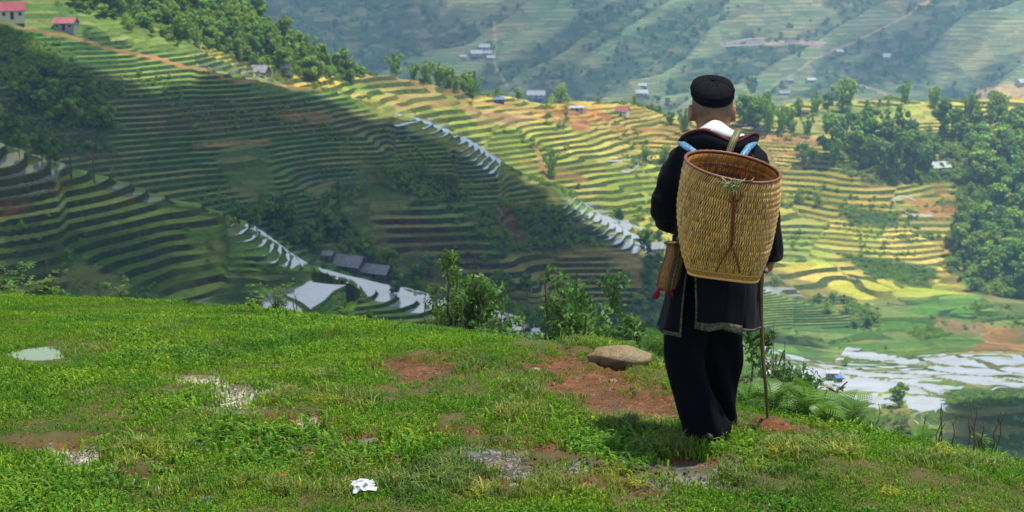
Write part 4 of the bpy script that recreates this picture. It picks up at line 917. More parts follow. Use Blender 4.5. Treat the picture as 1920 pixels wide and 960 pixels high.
# ================================================ THE PERSON, seen from behind
PY = 5.8; KP = 6.02 / F                                  # metres per picture pixel at the person
def W3(px, py, dy=0.0): return Vector(P(px, py, PY + dy))
def ring(cx, py, hw, hd, dy=0.0, n=28, pw=2.0, tilt=0.0):
    c = W3(cx, py, dy); out = []
    for k in range(n):
        th = 2 * math.pi * k / n; a, b = math.cos(th), math.sin(th)
        a_ = math.copysign(abs(a)**(2 / pw), a); b_ = math.copysign(abs(b)**(2 / pw), b)
        out.append((c.x + hw * KP * a_, c.y + hd * b_, c.z + tilt * b_))
    return out
def remeshed(mb, name, mat, voxel, smooth=6, parent=None, fn=None):
    me = mb.mesh(name + '_raw', mat); o = bpy.data.objects.new(name + '_raw', me); COL.objects.link(o)
    rm = o.modifiers.new('r', 'REMESH'); rm.mode = 'VOXEL'; rm.voxel_size = voxel
    sm = o.modifiers.new('s', 'SMOOTH'); sm.iterations = smooth; sm.factor = .5
    dg = bpy.context.evaluated_depsgraph_get(); ev = o.evaluated_get(dg); nm = bpy.data.meshes.new_from_object(ev); nm.name = name
    bpy.data.objects.remove(o)
    nm.materials.clear(); nm.materials.append(mat); nm.polygons.foreach_set('use_smooth', [True] * len(nm.polygons))
    if fn:
        n = len(nm.vertices); co = np.empty(n * 3, np.float32); nm.vertices.foreach_get('co', co); no = np.empty(n * 3, np.float32); nm.vertices.foreach_get('normal', no)
        co = co.reshape(-1, 3).astype(float); no = no.reshape(-1, 3); co += no * fn(co)[:, None]; nm.vertices.foreach_set('co', co.astype(np.float32).ravel()); nm.update()
    return link(name, nm, parent)
person = empty('person', (0, 0, 0)); tag(person, 'person seen from behind in dark indigo coat, wide trousers and round black cap', 'person')
m = NT('skin'); p_ = m.coord()
c = m.mix(m.ramp(m.noise(30, p_, 4, .6), [(.35, 0.0), (.7, 1.0)]), (.30, .14, .075), (.40, .20, .11))
hair = m.math('MULTIPLY', m.attr('stubble'), m.ramp(m.noise(160, p_, 3, .6), [(.35, .55), (.6, .95)]))
m.col(m.mix(hair, c, (.13, .10, .075))); m.rough(.55, .35); m.b.inputs['Subsurface Weight'].default_value = .12; m.b.inputs['Subsurface Radius'].default_value = (.02, .006, .003); m.b.inputs['Subsurface Scale'].default_value = .5
m.bump(m.noise(120, p_, 3), .25, .002); SKIN = m.m
b = MB(); HD = .06
b.loft([ring(1338,300,50,.07,.02), ring(1338,268,36,.058,.02), ring(1338,250,30,.054,.03), ring(1337,238,29.5,.056,.035), ring(1337,228,32,.066,.05), ring(1336,217,35,.080,HD), ring(1336,203,37,.090,HD), ring(1336,188,37.5,.094,HD), ring(1336,180,35,.088,HD), ring(1336,172,29,.072,HD), ring(1336,166,18,.045,HD), ring(1336,163,6,.015,HD)])
# face on the far side: jaw, nose, brows, cheeks, lips, eye sockets left as hollows between them
def hb(px, py, dy, r): b.ball(W3(px, py, dy), r, 12, 8)
hb(1336,236,.115,(.034,.03,.018)); hb(1336,226,.12,(.045,.035,.025)); hb(1336,208,.155,(.011,.02,.022)); hb(1336,203,.166,(.014,.012,.009))
for s in (-1, 1):
    hb(1336 + s * 15, 212, .125, (.022, .018, .018)); hb(1336 + s * 14, 190, .142, (.02, .012, .006)); hb(1336 + s * 13, 197, .138, (.012, .008, .008))
hb(1336,222,.150,(.020,.008,.005)); hb(1336,225.5,.148,(.018,.008,.005))
for s, ex in ((-1, 1296), (1, 1375)):                    # ears
    b.loft([[tuple(W3(ex + s * 0, 212, .045) + Vector((s * (o_ + .004 * math.cos(t_)), .020 * math.cos(t_) * .9 - o_ * .5, .036 * math.sin(t_) * (1 if math.sin(t_) > 0 else .95)))) for t_ in [2 * math.pi * k / 14 for k in range(14)]] for o_ in (-.014, -.004, .006, .010)])
b.loft([ring(1340,268,60,.06,.02), ring(1342,290,76,.09,.01), ring(1344,340,80,.10,0), ring(1345,420,66,.09,0), ring(1342,480,68,.10,0), ring(1338,540,72,.105,0), ring(1332,585,60,.085,0.02)])
def limb(pts, rad, n=12): b.tube(pts, rad, n)
limb([W3(1304,560,.0), W3(1286,650,-.035), W3(1291,712,-.05), W3(1322,795,-.07)], [.07,.05,.045,.036]); limb([W3(1350,560,.04), W3(1350,640,.08), W3(1350,712,.12), W3(1353,795,.13)], [.07,.05,.045,.035])
for fx, fd in ((1322, -.07), (1353, .13)):
    b.ball(W3(fx, 812, fd + .05), (.042, .12, .035), 12, 8)
limb([W3(1278,288,0), W3(1244,392,.0), W3(1262,424,.12), W3(1292,428,.22)], [.045,.036,.028,.022])
limb([W3(1408,290,0), W3(1440,400,.0), W3(1446,470,.03), W3(1443,492,.02)], [.045,.035,.026,.022])
def hand(wr, palm, axis, side, back, fl=1.0):
    """wr wrist, palm centre, axis: along the held thing; side: towards the fingers' roots; back: away from the palm"""
    axis, side, back = axis.normalized(), side.normalized(), back.normalized()
    b.tube([wr, (wr + palm) / 2, palm], [.020, .021, .018], 10); b.ball(palm, (.022, .020, .030), 10, 8)
    for i, (L_, r_) in enumerate(((.9, .0075), (1.0, .008), (.95, .0078), (.8, .0068))):
        o = palm + axis * (.028 - .0175 * i); R = .017
        pts = [o + side * .004 + back * .016, o - side * .012 + back * (R + .004), o - side * (.026 * L_) + back * R * .7, o - side * (.031 * L_) - back * .004, o - side * (.024 * L_) - back * .016, o - side * .008 - back * .018]
        b.tube(pts, [r_, r_ * 1.05, r_ * .98, r_ * .95, r_ * .88, r_ * .6], 8)
    t0 = palm + axis * .034 + side * .006
    b.tube([palm + axis * .012 - back * .008, t0 - back * .014, t0 - side * .014 - back * .026, t0 - side * .028 - back * .024], [.011, .010, .009, .006], 8)
hand(W3(1446, 486, .02), W3(1441, 498, .015), Vector((-.25, .75, .35)), Vector((1, 0, .1)), Vector((.1, -.25, .9)))
hand(W3(1290, 428, .22), W3(1306, 430, .24), Vector((1, .2, 0)), Vector((0, -.2, 1)), Vector((0, 1, 0)))
body = remeshed(b, 'body', SKIN, .0042, 4, person)
a = body.data.attributes.new('stubble', 'FLOAT', 'POINT'); n = len(body.data.vertices); co = np.empty(n * 3, np.float32); body.data.vertices.foreach_get('co', co); co = co.reshape(-1, 3)
bx, by = proj(co[:, 0], co[:, 1], co[:, 2]); a.data.foreach_set('value', (sstep(226, 212, by + 4 * np.cos((bx - 1336) / 9)) * (np.abs(bx - 1336) < 38) * (co[:, 1] < PY + HD + .05)).astype(np.float32))

CLO = NT('indigo_cloth'); p_ = CLO.coord(); w = CLO.noise(9, p_, 4, .6)
CLO.col(CLO.mix(w, (.003, .0034, .0065), (.006, .007, .012))); CLO.rough(.85, .12); CLO.b.inputs['Sheen Weight'].default_value = .03; CLO.b.inputs['Sheen Roughness'].default_value = .5
CLO.bump(CLO.noise(420, p_, 2), .25, .001); CLOTH = CLO.m
CLT = plain('black_trouser_cloth', (.0028, .003, .0058), .9, .4, 6, .2, .002, .1)
CAPM = plain('black_cap_cloth', (.005, .0055, .008), .9, .4, 30, .3, .002, .12)
HEM = NT('hem_braid'); p_ = HEM.geo(); wv = HEM.noise(90, p_, 3, .6); HEM.col(HEM.mix(HEM.ramp(wv, [(.4, 0.0), (.6, 1.0)]), (.055, .048, .035), (.15, .135, .10))); HEM.rough(.9, .1); HEMM = HEM.m
RED = plain('red_brown_trim', (.10, .018, .014), .8, .3, 60); WHT = plain('white_cotton', (.62, .65, .64), .9, .08, 30, .3, .003)
def folds(co):
    x, y, z = co[:, 0], co[:, 1], co[:, 2]
    f = .010 * fbm(x / .05 + z / .35, z / .10 + y / .08, 3, 501) + .006 * np.sin((z * 1.0 + .6 * x) * 46 + 3 * fbm(x / .2, z / .2, 2, 502)) * sstep(-.1, .3, fbm(x / .13, z / .12, 2, 503))
    return f
b = MB()
b.loft([ring(1345,262,44,.055,.0), ring(1346,268,60,.075,-.01), ring(1346,276,74,.095,-.015), ring(1347,290,82,.115,-.02), ring(1347,330,84,.125,-.02), ring(1346,400,80,.12,-.01), ring(1344,450,80,.12,0), ring(1342,500,80,.12,0)])
def sleeve(pts, rad): b.tube([W3(*q) for q in pts], [r_ * KP for r_ in rad], 18)
sleeve([(1296,282,-.01),(1276,298,-.01),(1258,335,0),(1246,375,0),(1242,398,.01),(1250,414,.06),(1272,420,.14),(1292,424,.2)], [20,25,25,24,24,23,21,19])
sleeve([(1396,280,-.01),(1414,300,-.01),(1428,345,0),(1440,395,.0),(1446,440,.01),(1447,470,.02),(1446,486,.02)], [20,25,24,22,20,22,24])
for q, c_, r_ in (((1242, 402), 1, 1), ((1446, 455), 1, 1)):
    pass
coat = remeshed(b, 'coat', CLOTH, .007, 8, person, folds)
# coat tails: three hanging panels with braided hems
def panel(rows, name, parent, mat=CLOTH, thick=.006):
    """rows: top to bottom, each a list of (px, py, dy); returns the object"""
    M_ = 22; R_ = []
    for row in rows:
        q = np.array(row, float); t = np.linspace(0, 1, len(q)); tt = np.linspace(0, 1, M_); R_.append(np.stack([np.interp(tt, t, q[:, i]) for i in range(3)], 1))
    R_ = np.array(R_); t = np.linspace(0, 1, len(R_)); tt = np.linspace(0, 1, 26)
    G2 = np.stack([[np.interp(tt, t, R_[:, j, i]) for i in range(3)] for j in range(M_)], 1).transpose(2, 1, 0)      # rows, cols, xyz
    mb = MB(); vs = []
    for i, row in enumerate(G2):
        for j, (a_, b_, c_) in enumerate(row):
            fo = .010 * (i / 25) * math.sin(j / M_ * 9 + a_ * .02) + .004 * float(vnoise(a_ / 9, b_ / 30, 7)); vs.append(W3(a_, b_, c_ + fo))
    mb.add(vs, [(i * M_ + j, i * M_ + j + 1, (i + 1) * M_ + j + 1, (i + 1) * M_ + j) for i in range(25) for j in range(M_ - 1)])
    o = mb.build(name, mat, parent); sd = o.modifiers.new('thickness', 'SOLIDIFY'); sd.thickness = thick; sd.offset = 0; return o, G2
def hem(G2, rows, parent, off=-.006, cols=None):
    mb = MB(); M_ = G2.shape[1]; cols = cols or range(M_); cols = list(cols); sel = G2[rows][:, cols]; R_, Cn = sel.shape[:2]
    vs = []
    for ii, i in enumerate(rows if isinstance(rows, list) else range(26)[rows]):
        for j in cols:
            a_, b_, c_ = G2[i, j]; fo = .010 * (i / 25) * math.sin(j / M_ * 9 + a_ * .02) + .004 * float(vnoise(a_ / 9, b_ / 30, 7)); vs.append(W3(a_, b_, c_ + fo + off))
    mb.add(vs, [(i * Cn + j, i * Cn + j + 1, (i + 1) * Cn + j + 1, (i + 1) * Cn + j) for i in range(R_ - 1) for j in range(Cn - 1)])
    o = mb.build('hem_braid', HEMM, parent); sd = o.modifiers.new('thickness', 'SOLIDIFY'); sd.thickness = .003; sd.offset = 0; return o
o1, g1 = panel([[(1262,440,.0),(1280,445,-.10),(1300,445,-.12)], [(1258,490,.02),(1270,492,-.10),(1290,492,-.125)], [(1247,560,.03),(1258,566,-.11),(1281,566,-.14)], [(1236,600,.03),(1250,606,-.12),(1278,608,-.145)], [(1230,613,.03),(1244,626,-.12),(1277,633,-.15)]], 'coat_tail', person)
hem(g1, list(range(23, 26)), o1); hem(g1, list(range(8, 26)), o1, -.0075, [20, 21])
o2, g2 = panel([[(1296,440,-.12),(1345,440,-.14),(1400,440,-.12)], [(1302,520,-.13),(1345,524,-.15),(1400,522,-.12)], [(1304,580,-.135),(1345,582,-.155),(1397,580,-.13)], [(1302,616,-.14),(1330,622,-.16),(1352,617,-.16),(1390,628,-.135)]], 'coat_tail', person)
hem(g2, list(range(22, 26)), o2); hem(g2, list(range(6, 26)), o2, -.0075, [0, 1])
o3, g3 = panel([[(1388,440,-.11),(1410,442,-.08),(1432,442,.02)], [(1390,520,-.12),(1412,522,-.08),(1426,522,.02)], [(1392,580,-.12),(1415,582,-.08),(1427,580,.02)], [(1392,621,-.125),(1412,622,-.09),(1428,615,.02)]], 'coat_tail', person)
hem(g3, list(range(24, 26)), o3)
# flared collar of the coat and the white undershirt collar
def strip(path, w, name, mat, parent, thick=.004, nrm=None, edge=None):
    """ribbon along path of world points; w: width vectors or a width in metres across the view"""
    mb = MB(); vs = []; n = len(path)
    for i, q in enumerate(path):
        t = (path[min(i + 1, n - 1)] - path[max(i - 1, 0)]).normalized(); nn = nrm[i] if nrm else Vector((0, -1, .15)); s = t.cross(nn).normalized() * w / 2
        vs += [q - s, q + s]
    mb.add(vs, [(2 * i, 2 * i + 1, 2 * i + 3, 2 * i + 2) for i in range(n - 1)]); o = mb.build(name, mat, parent); sd = o.modifiers.new('thickness', 'SOLIDIFY'); sd.thickness = thick; sd.offset = 0; return o
def smooth_pts(pts, n=30):
    q = np.array([tuple(p) for p in pts]); t = np.concatenate([[0], np.cumsum(np.linalg.norm(np.diff(q, axis=0), axis=1))]); tt = np.linspace(0, t[-1], n)
    # Catmull-Rom through the points
    out = []
    for u in tt:
        i = int(np.clip(np.searchsorted(t, u) - 1, 0, len(q) - 2)); s = (u - t[i]) / (t[i + 1] - t[i]); p0, p1, p2, p3 = q[max(i - 1, 0)], q[i], q[i + 1], q[min(i + 2, len(q) - 1)]
        out.append(Vector(.5 * ((2 * p1) + (-p0 + p2) * s + (2 * p0 - 5 * p1 + 4 * p2 - p3) * s * s + (-p0 + 3 * p1 - 3 * p2 + p3) * s**3)))
    return out
up = smooth_pts([W3(1272,268,-.05), W3(1280,256,-.07), W3(1298,247,-.10), W3(1320,244,-.125), W3(1340,251,-.14), W3(1362,262,-.145), W3(1380,266,-.14), W3(1398,258,-.12), W3(1412,251,-.09), W3(1421,254,-.05), W3(1420,264,-.03)], 44)
lo_ = smooth_pts([W3(1279,282,-.06), W3(1287,282,-.08), W3(1302,280,-.115), W3(1322,282,-.14), W3(1342,284,-.15), W3(1362,286,-.155), W3(1380,286,-.15), W3(1396,280,-.13), W3(1408,276,-.10), W3(1416,272,-.06), W3(1417,272,-.04)], 44)
inn = smooth_pts([W3(1292,266,.03), W3(1297,262,.0), W3(1306,257,-.03), W3(1320,252,-.055), W3(1338,250,-.065), W3(1356,252,-.06), W3(1372,256,-.04), W3(1384,258,-.01), W3(1390,260,.01), W3(1392,264,.03), W3(1392,268,.04)], 44)
cb = MB(); vs = []
for a_, b_, c_ in zip(lo_, up, inn): vs += [a_, a_.lerp(b_, .6) + Vector((0, -.008, 0)), b_, b_.lerp(c_, .5) + Vector((0, 0, .0)), c_]
cb.add(vs, [(5 * i + j, 5 * i + j + 1, 5 * i + 6 + j, 5 * i + 5 + j) for i in range(43) for j in range(4)])
col_ = cb.build('coat_collar', CLOTH, person); sd = col_.modifiers.new('thickness', 'SOLIDIFY'); sd.thickness = .006; sd.offset = 0
tb = MB(); tb.tube([q + Vector((0, -.003, .002)) for q in up], .0055, 8); tb.build('collar_trim', RED, col_)
LIN = NT('collar_lining'); p_ = LIN.coord(); LIN.col(LIN.mix(LIN.noise(120, p_, 3), (.02, .03, .015), (.12, .11, .05))); LIN.rough(.9, .1)
strip([up[k].lerp(inn[k], .32) + Vector((0, -.004, .009)) for k in range(5, 17)], .016, 'collar_lining', LIN.m, col_, .002, [Vector((0, -.6, .8))] * 12)
wc = MB(); vs = []; NW = 30
wu = smooth_pts([W3(1302,250,.04), W3(1306,244,.0), W3(1318,236,-.025), W3(1330,229,-.04), W3(1340,226,-.045), W3(1352,229,-.04), W3(1364,238,-.03), W3(1376,246,-.01), W3(1384,250,.02)], NW)
wl = smooth_pts([W3(1298,262,.04), W3(1304,256,-.03), W3(1318,252,-.075), W3(1330,251,-.095), W3(1342,252,-.105), W3(1358,257,-.11), W3(1376,260,-.10), W3(1392,258,-.07), W3(1398,256,-.02)], NW)
for a_, b_ in zip(wl, wu): vs += [a_, a_.lerp(b_, .33) + Vector((0, -.010, .006)), a_.lerp(b_, .75) + Vector((0, -.009, .004)), b_, b_ + Vector((0, .008, -.006))]
wc.add(vs, [(5 * i + j, 5 * i + j + 1, 5 * i + 6 + j, 5 * i + 5 + j) for i in range(NW - 1) for j in range(4)])
wo = wc.build('shirt_collar', WHT, person); sd = wo.modifiers.new('thickness', 'SOLIDIFY'); sd.thickness = .004; sd.offset = 0
# piping lines on the shoulders
for q in ([(1290,271,-.105),(1300,278,-.125),(1306,290,-.14)], [(1402,283,-.115),(1411,292,-.11),(1417,306,-.105)]):
    t_ = MB(); t_.tube(smooth_pts([W3(*k) for k in q], 10), .0028, 5); t_.build('piping', HEMM, coat)
# trousers
b = MB()
b.loft([ring(1340,465,70,.105,0), ring(1338,520,72,.11,0), ring(1336,570,74,.12,0), ring(1322,606,73,.11,.02)])
b.loft([ring(1300,560,50,.09,-.02), ring(1286,610,42,.085,-.03), ring(1284,660,38,.085,-.04), ring(1291,712,39,.085,-.05), ring(1308,760,46,.09,-.06), ring(1322,795,49,.095,-.07), ring(1327,815,48,.10,-.07), ring(1327,819,43,.09,-.07)])
b.loft([ring(1350,560,46,.09,.04), ring(1350,640,43,.085,.08), ring(1350,712,38,.085,.12), ring(1352,770,34,.08,.13), ring(1353,800,33,.08,.13), ring(1353,804,30,.07,.13)])
def tfold(co):
    x, z = co[:, 0], co[:, 2]
    return .016 * np.sin((x - .9 + .35 * (z - .2)) * 62 + 2.5 * fbm(x / .2, z / .5, 2, 511)) * sstep(.62, .2, z) * .7 + .006 * fbm(x / .03 + z / .2, z / .25, 3, 512)
trs = remeshed(b, 'trousers', CLT, .007, 4, person, tfold)
SHO = plain('dark_shoe', (.02, .018, .016), .6, .2, 20); SOL = plain('tan_sole', (.30, .22, .12), .7, .2, 30)
for fx, fd in ((1326, -.09), (1362, .10)):
    c_ = W3(fx, 815, fd); s = MB(); s.ball(c_ + Vector((0, .03, .012)), (.046, .12, .035), 14, 8); so2 = s.build('shoe', SHO, person); s = MB(); s.ball(c_ + Vector((0, .03, -.012)), (.050, .126, .010), 14, 6); s.build('sole', SOL, so2)
# cap: eight gathered gussets above a plain band, tipped back
cp = MB(); rings = []
for py, hw, sc, dn in ((188,37,0,.0),(183,39.6,0,.0),(176,39.8,0,.0),(170,39.6,.0,.0),(165,38.2,.015,0),(160,35,.035,0),(156,28.5,.07,0),(153.5,20,.12,0),(153,10,.18,0),(155,3,.0,0)):
    c0 = W3(1336, py - 4, HD - .002); rr = []
    for k in range(64):
        th = 2 * math.pi * k / 64; s_ = 1 - sc + sc * abs(math.cos(4 * th + .3))**.6; hd = hw * KP * 1.16
        rr.append((c0.x + hw * KP * math.cos(th) * s_, c0.y + hd * math.sin(th) * s_, c0.z + .030 * math.sin(th) * s_ * (hw / 40) + .002 * math.cos(2 * th)))
    rings.append(rr)
cp.loft(rings); capo = cp.build('cap', CAPM, person)
cb2 = MB(); cc = W3(1336, 148.5, HD - .002); cb2.ball(cc - Vector((0, 0, .003)), (.007, .007, .004), 10, 6); cb2.build('cap_button', CAPM, capo)
sm_ = MB()
for r_, py_ in ((40.2, 171),):
    c0 = W3(1336, py_ - 4, HD - .002)
    sm_.tube([(c0.x + r_ * KP * math.cos(t_), c0.y + r_ * KP * 1.16 * math.sin(t_), c0.z + .030 * math.sin(t_)) for t_ in np.linspace(0, 2 * math.pi, 48)], .0016, 5, False)
for q_ in range(8):
    th = (q_ + .5) * math.pi / 4 - .075
    sm_.tube([rings[i_][int(round(th / (2 * math.pi) * 64)) % 64] for i_ in range(3, 10)], .0022, 5)
sm_.build('cap_seam', CAPM, capo)

# ================================================ BASKET on the back
Yt, Yb = PY - .37, PY - .27
Ct, Cb = Vector(P(1374, 312, Yt)), Vector(P(1358, 506, Yb)); KB = 5.62 / F
def bframe(t):
    roll = math.radians(4.0 + 5.0 * t); back = math.radians(4 + 4.2 * t)
    U = Vector((math.sin(roll), -math.sin(back), 1)).normalized(); E1 = Vector((1, 0, 0)) - U * U.x; E1.normalize(); return U, E1, U.cross(E1)
PR_T = [0, .06, .15, .30, .45, .60, .75, .88, .95, 1.0]; PR_W = [63, 70, 77, 84.5, 89, 91.5, 91.5, 90, 88, 86.5]; PR_X = [0, -1, -2, -3, -4, -4, -2, -1, 0, 0]; PR_D = [.80, .82, .86, .93, .97, 1, 1, 1, 1, 1]
def bsurf(th, t, off=0.0, rot=math.radians(-12)):
    """th: 0 right, -90 degrees towards the camera"""
    U, E1, E2 = bframe(t); w = float(np.interp(t, PR_T, PR_W)) * KB + off; d = w * float(np.interp(t, PR_T, PR_D)); k = max(0, 1 - t / .55); pw = 2 + 3.6 * k * k
    a = th - rot; ca_, sa_ = math.cos(a), math.sin(a); rr = (abs(ca_)**pw + abs(sa_)**pw)**(-1 / pw); lx, ly = rr * ca_ * w, rr * sa_ * d
    x = lx * math.cos(rot) - ly * math.sin(rot); y = lx * math.sin(rot) + ly * math.cos(rot)
    C_ = Cb.lerp(Ct, t) + Vector((float(np.interp(t, PR_T, PR_X)) * KB, 0, 0)); return C_ + E1 * x + E2 * y
basket = empty('basket', tuple(Cb)); tag(basket, 'large woven bamboo back basket carried on the back of the person', 'basket')
def local(o): o.location = -Vector(basket.location) if o.parent == basket else o.location; return o
m = NT('bamboo_splint'); p_ = m.coord(); tn = m.attr('tint', 'Color')
c = m.mix(1.0, tn, m.mix(m.noise(14, p_, 3), (.56, .31, .08), (.85, .54, .19)), 'MULTIPLY'); m.col(c); m.rough(.42, .4); m.bump(m.noise(160, p_, 2), .2, .001); SPL = m.m
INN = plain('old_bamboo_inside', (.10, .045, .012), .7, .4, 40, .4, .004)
sh = MB(); NT_, NV = 72, 22
sh.add([bsurf(2 * math.pi * i / NT_, j / NV, -.0045) for j in range(NV + 1) for i in range(NT_)], [(j * NT_ + i, j * NT_ + (i + 1) % NT_, (j + 1) * NT_ + (i + 1) % NT_, (j + 1) * NT_ + i) for j in range(NV) for i in range(NT_)] + [tuple(range(NT_ - 1, -1, -1))])
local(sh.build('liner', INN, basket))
rw_ = [0.055]; hts = [.052] * 15
while rw_[-1] < .86: rw_.append(rw_[-1] + .0535)
rw_ = rw_ + [.985]; we = MB(); NS = 126; r = random.Random(5)
def splint(th0, th1, t0, t1, off0, bul, wd, col, mb, inside=False):
    pts = []; n_ = 5
    for k in range(n_):
        s = k / (n_ - 1); pts.append((th0 + (th1 - th0) * s, t0 + (t1 - t0) * s, off0 + bul * math.sin(math.pi * s)))
    vs = []
    for th, t, o in pts:
        c = bsurf(th, t, o); tn_ = (bsurf(th + .01, t, o) - c).normalized(); nn = (bsurf(th, t, o + .01) - c).normalized()
        if inside: nn = -nn
        vs += [c - tn_ * wd, c - tn_ * wd * .55 + nn * wd * .65, c + tn_ * wd * .55 + nn * wd * .65, c + tn_ * wd]
    mb.add(vs, [(4 * i + j, 4 * i + j + 1, 4 * i + 5 + j, 4 * i + 4 + j) for i in range(n_ - 1) for j in range(3)], col)
for j in range(len(rw_) - 1):
    t0, t1 = rw_[j], rw_[j + 1]; sl_ = .95 if j % 2 == 0 else .15
    if j == len(rw_) - 2: sl_ = 1.9
    g_ = r.uniform(.9, 1.1)
    for i in range(NS):
        d = 2 * math.pi / NS; th = i * d + (.5 * d if j % 2 else 0) + r.uniform(-.08, .08) * d; k = r.uniform(.62, 1.3) * g_; wv_ = r.uniform(.85, 1.1)
        splint(th, th + sl_ * d, t0 - .006, t1 + .006, -.002, r.uniform(.0055, .0075), .0034, (k * wv_, k, k * r.uniform(.7, 1.1)), we)
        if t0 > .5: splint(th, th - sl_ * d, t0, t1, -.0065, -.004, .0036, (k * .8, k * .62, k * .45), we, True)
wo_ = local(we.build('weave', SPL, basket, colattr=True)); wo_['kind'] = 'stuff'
hb_ = MB()
for t in rw_[1:-1]: hb_.tube([bsurf(q, t, .0) for q in np.linspace(0, 2 * math.pi, 60)], .0032, 5, False, col=(.55, .5, .45))
hb2 = local(hb_.build('weft_bands', SPL, basket, colattr=True)); hb2['kind'] = 'stuff'
RIM = NT('red_brown_rim'); p_ = RIM.coord(); RIM.col(RIM.mix(RIM.noise(35, p_, 4), (.12, .045, .025), (.27, .11, .065))); RIM.rough(.45, .4); RIM.bump(RIM.noise(90, p_, 3), .5, .003)
rb = MB(); rb.tube([bsurf(q, 1.0, .002 + .0012 * math.sin(q * 38)) for q in np.linspace(0, 2 * math.pi, 150)], [.0060 + .0005 * math.sin(i * 1.6) for i in range(150)], 9, False)
rimo = local(rb.build('rim', RIM.m, basket))
kn = MB(); kn.tube([bsurf(-1.48, 1.0, .011) + Vector((0, 0, .004)), bsurf(-1.35, 1.02, .012), bsurf(-1.28, 1.05, .005)], [.004, .004, .002], 5); local(kn.build('rim_knot', RIM.m, basket))
# plaited foot frame
bf = MB(); ths = np.linspace(0, 2 * math.pi, 97)
for t, o, r_ in ((-.012, .005, .0068), (.052, .004, .0045), (.02, .003, .0035)): bf.tube([bsurf(q, t, o) for q in ths], r_, 7, False, col=(1.15, 1.05, .9) if t < 0 else (.75, .7, .6))
for k in range(64):
    q = 2 * math.pi * k / 64
    for s in (-1, 1): bf.tube([bsurf(q, -.005, .005), bsurf(q + s * .05, .022, .009), bsurf(q + s * .10, .05, .005)], .0028, 4, False, col=(.9, .8, .7))
local(bf.build('foot_frame', SPL, basket, colattr=True))
ft = MB(); ft.add([bsurf(q, -.008, .002) for q in ths[:-1]], [tuple(range(95, -1, -1))]); local(ft.build('bottom', INN, basket))
_bs = [(th, t) for th in np.linspace(-math.pi, 0, 120) for t in np.linspace(0, 1.0, 80)]; _bp = np.array([proj(*bsurf(*q)) for q in _bs])
def bfront(px, py, off=.008):
    k = int(np.argmin((_bp[:, 0] - px)**2 + (_bp[:, 1] - py)**2)); return bsurf(*_bs[k], off)
CORD = plain('red_brown_cord', (.20, .055, .025), .6, .3, 60)
for q in ([(1377,352),(1378,372),(1377,400),(1374,430),(1372,460)], [(1373,352),(1375,380),(1373,410),(1371,440),(1371,460)], [(1371,460),(1362,474),(1352,490),(1344,508)], [(1371,460),(1377,474),(1381,492),(1386,510)], [(1366,376),(1374,379),(1384,372),(1392,364)]):
    cb = MB(); cb.tube(smooth_pts([bfront(*k) for k in q], 14), .0033, 6); local(cb.build('cord', CORD, basket))
BLU = NT('blue_plastic_strap'); p_ = BLU.coord(); ck = BLU.n('TexChecker', i_Scale=95.0); BLU.l(p_, ck.inputs[0]); BLU.col(BLU.mix(ck.outputs[1], (.05, .16, .32), (.13, .29, .44))); BLU.rough(.4, .4); BLU.bump(ck.outputs[1], .6, .003)
DBL = plain('dark_blue_plastic', (.03, .075, .13), .4, .2, 40)
for t, lst in ((.885, [(1.98,2.10),(1.84,1.96),(1.72,1.82),(1.50,1.62),(1.34,1.49),(1.16,1.33),(.86,1.0),(.55,.66)]), (.80, [(1.88,2.08),(1.74,1.86),(1.50,1.62),(1.34,1.48),(1.20,1.32),(.88,1.02)])):
    for a0, a1 in lst:
        s = MB(); s.tube([bsurf(q, t, -.011 - .003 * math.sin(i / 5 * math.pi)) for i, q in enumerate(np.linspace(a0, a1, 6))], .0048, 6, True, .5); local(s.build('blue_strip', DBL, basket))
for pts in ([(1322,300,-.19),(1306,289,-.165),(1290,277,-.135),(1281,271,-.11),(1277,266,-.07),(1280,272,.05),(1278,300,.10),(1270,340,.12)], [(1388,300,-.19),(1397,286,-.165),(1404,276,-.135),(1411,270,-.11),(1414,266,-.07),(1412,272,.05),(1414,300,.10),(1420,340,.12)]):
    pp = smooth_pts([W3(*q) for q in pts], 26); nn = []
    for i in range(26): nn.append(Vector((0, -1, .5)) if i < 9 else Vector((0, -.3, 1)) if i < 13 else Vector((0, 1, .6)))
    local(strip(pp, .027, 'shoulder_strap', BLU.m, basket, .005, nn))
for o_ in [o for o in basket.children]: pass
# a sprig of greens caught on the rim
SPG = plain('pale_green_sprig', (.26, .34, .17), .7, .3, 40); sg = MB(); r = random.Random(9)
base = bfront(1376, 345, .014)
sg.tube(smooth_pts([bfront(1355, 333, .02) + Vector((0, 0, .004)), bfront(1361, 338, .024), bfront(1366, 346, .02), bfront(1374, 352, .016)], 10), .0035, 5)
for k in range(26):
    a = r.uniform(0, 6.28); p0 = base + Vector((r.uniform(-.02, .02), r.uniform(-.008, 0), r.uniform(-.018, .014))); L_ = r.uniform(.018, .045); d = Vector((math.cos(a), -.25, math.sin(a) * .8))
    p1 = p0 + d * L_ * .5 + Vector((0, -.006, .006)); p2 = p0 + d * L_ + Vector((r.uniform(-.008, .008), 0, -.006)); sg.tube([p0, p1, p2], [.0022, .003, .0006], 4, False, .5)
sg.tube(smooth_pts([base, base + Vector((-.03, -.01, .008)), base + Vector((-.065, -.006, .016))], 8), .001, 4); sg.tube(smooth_pts([base, base + Vector((.022, -.01, .012)), base + Vector((.042, 0, .026))], 8), .0012, 4)
tag(sg.build('herb_sprig', SPG, None), 'small sprig of pale green leaves caught on the front of the basket rim', 'plant')

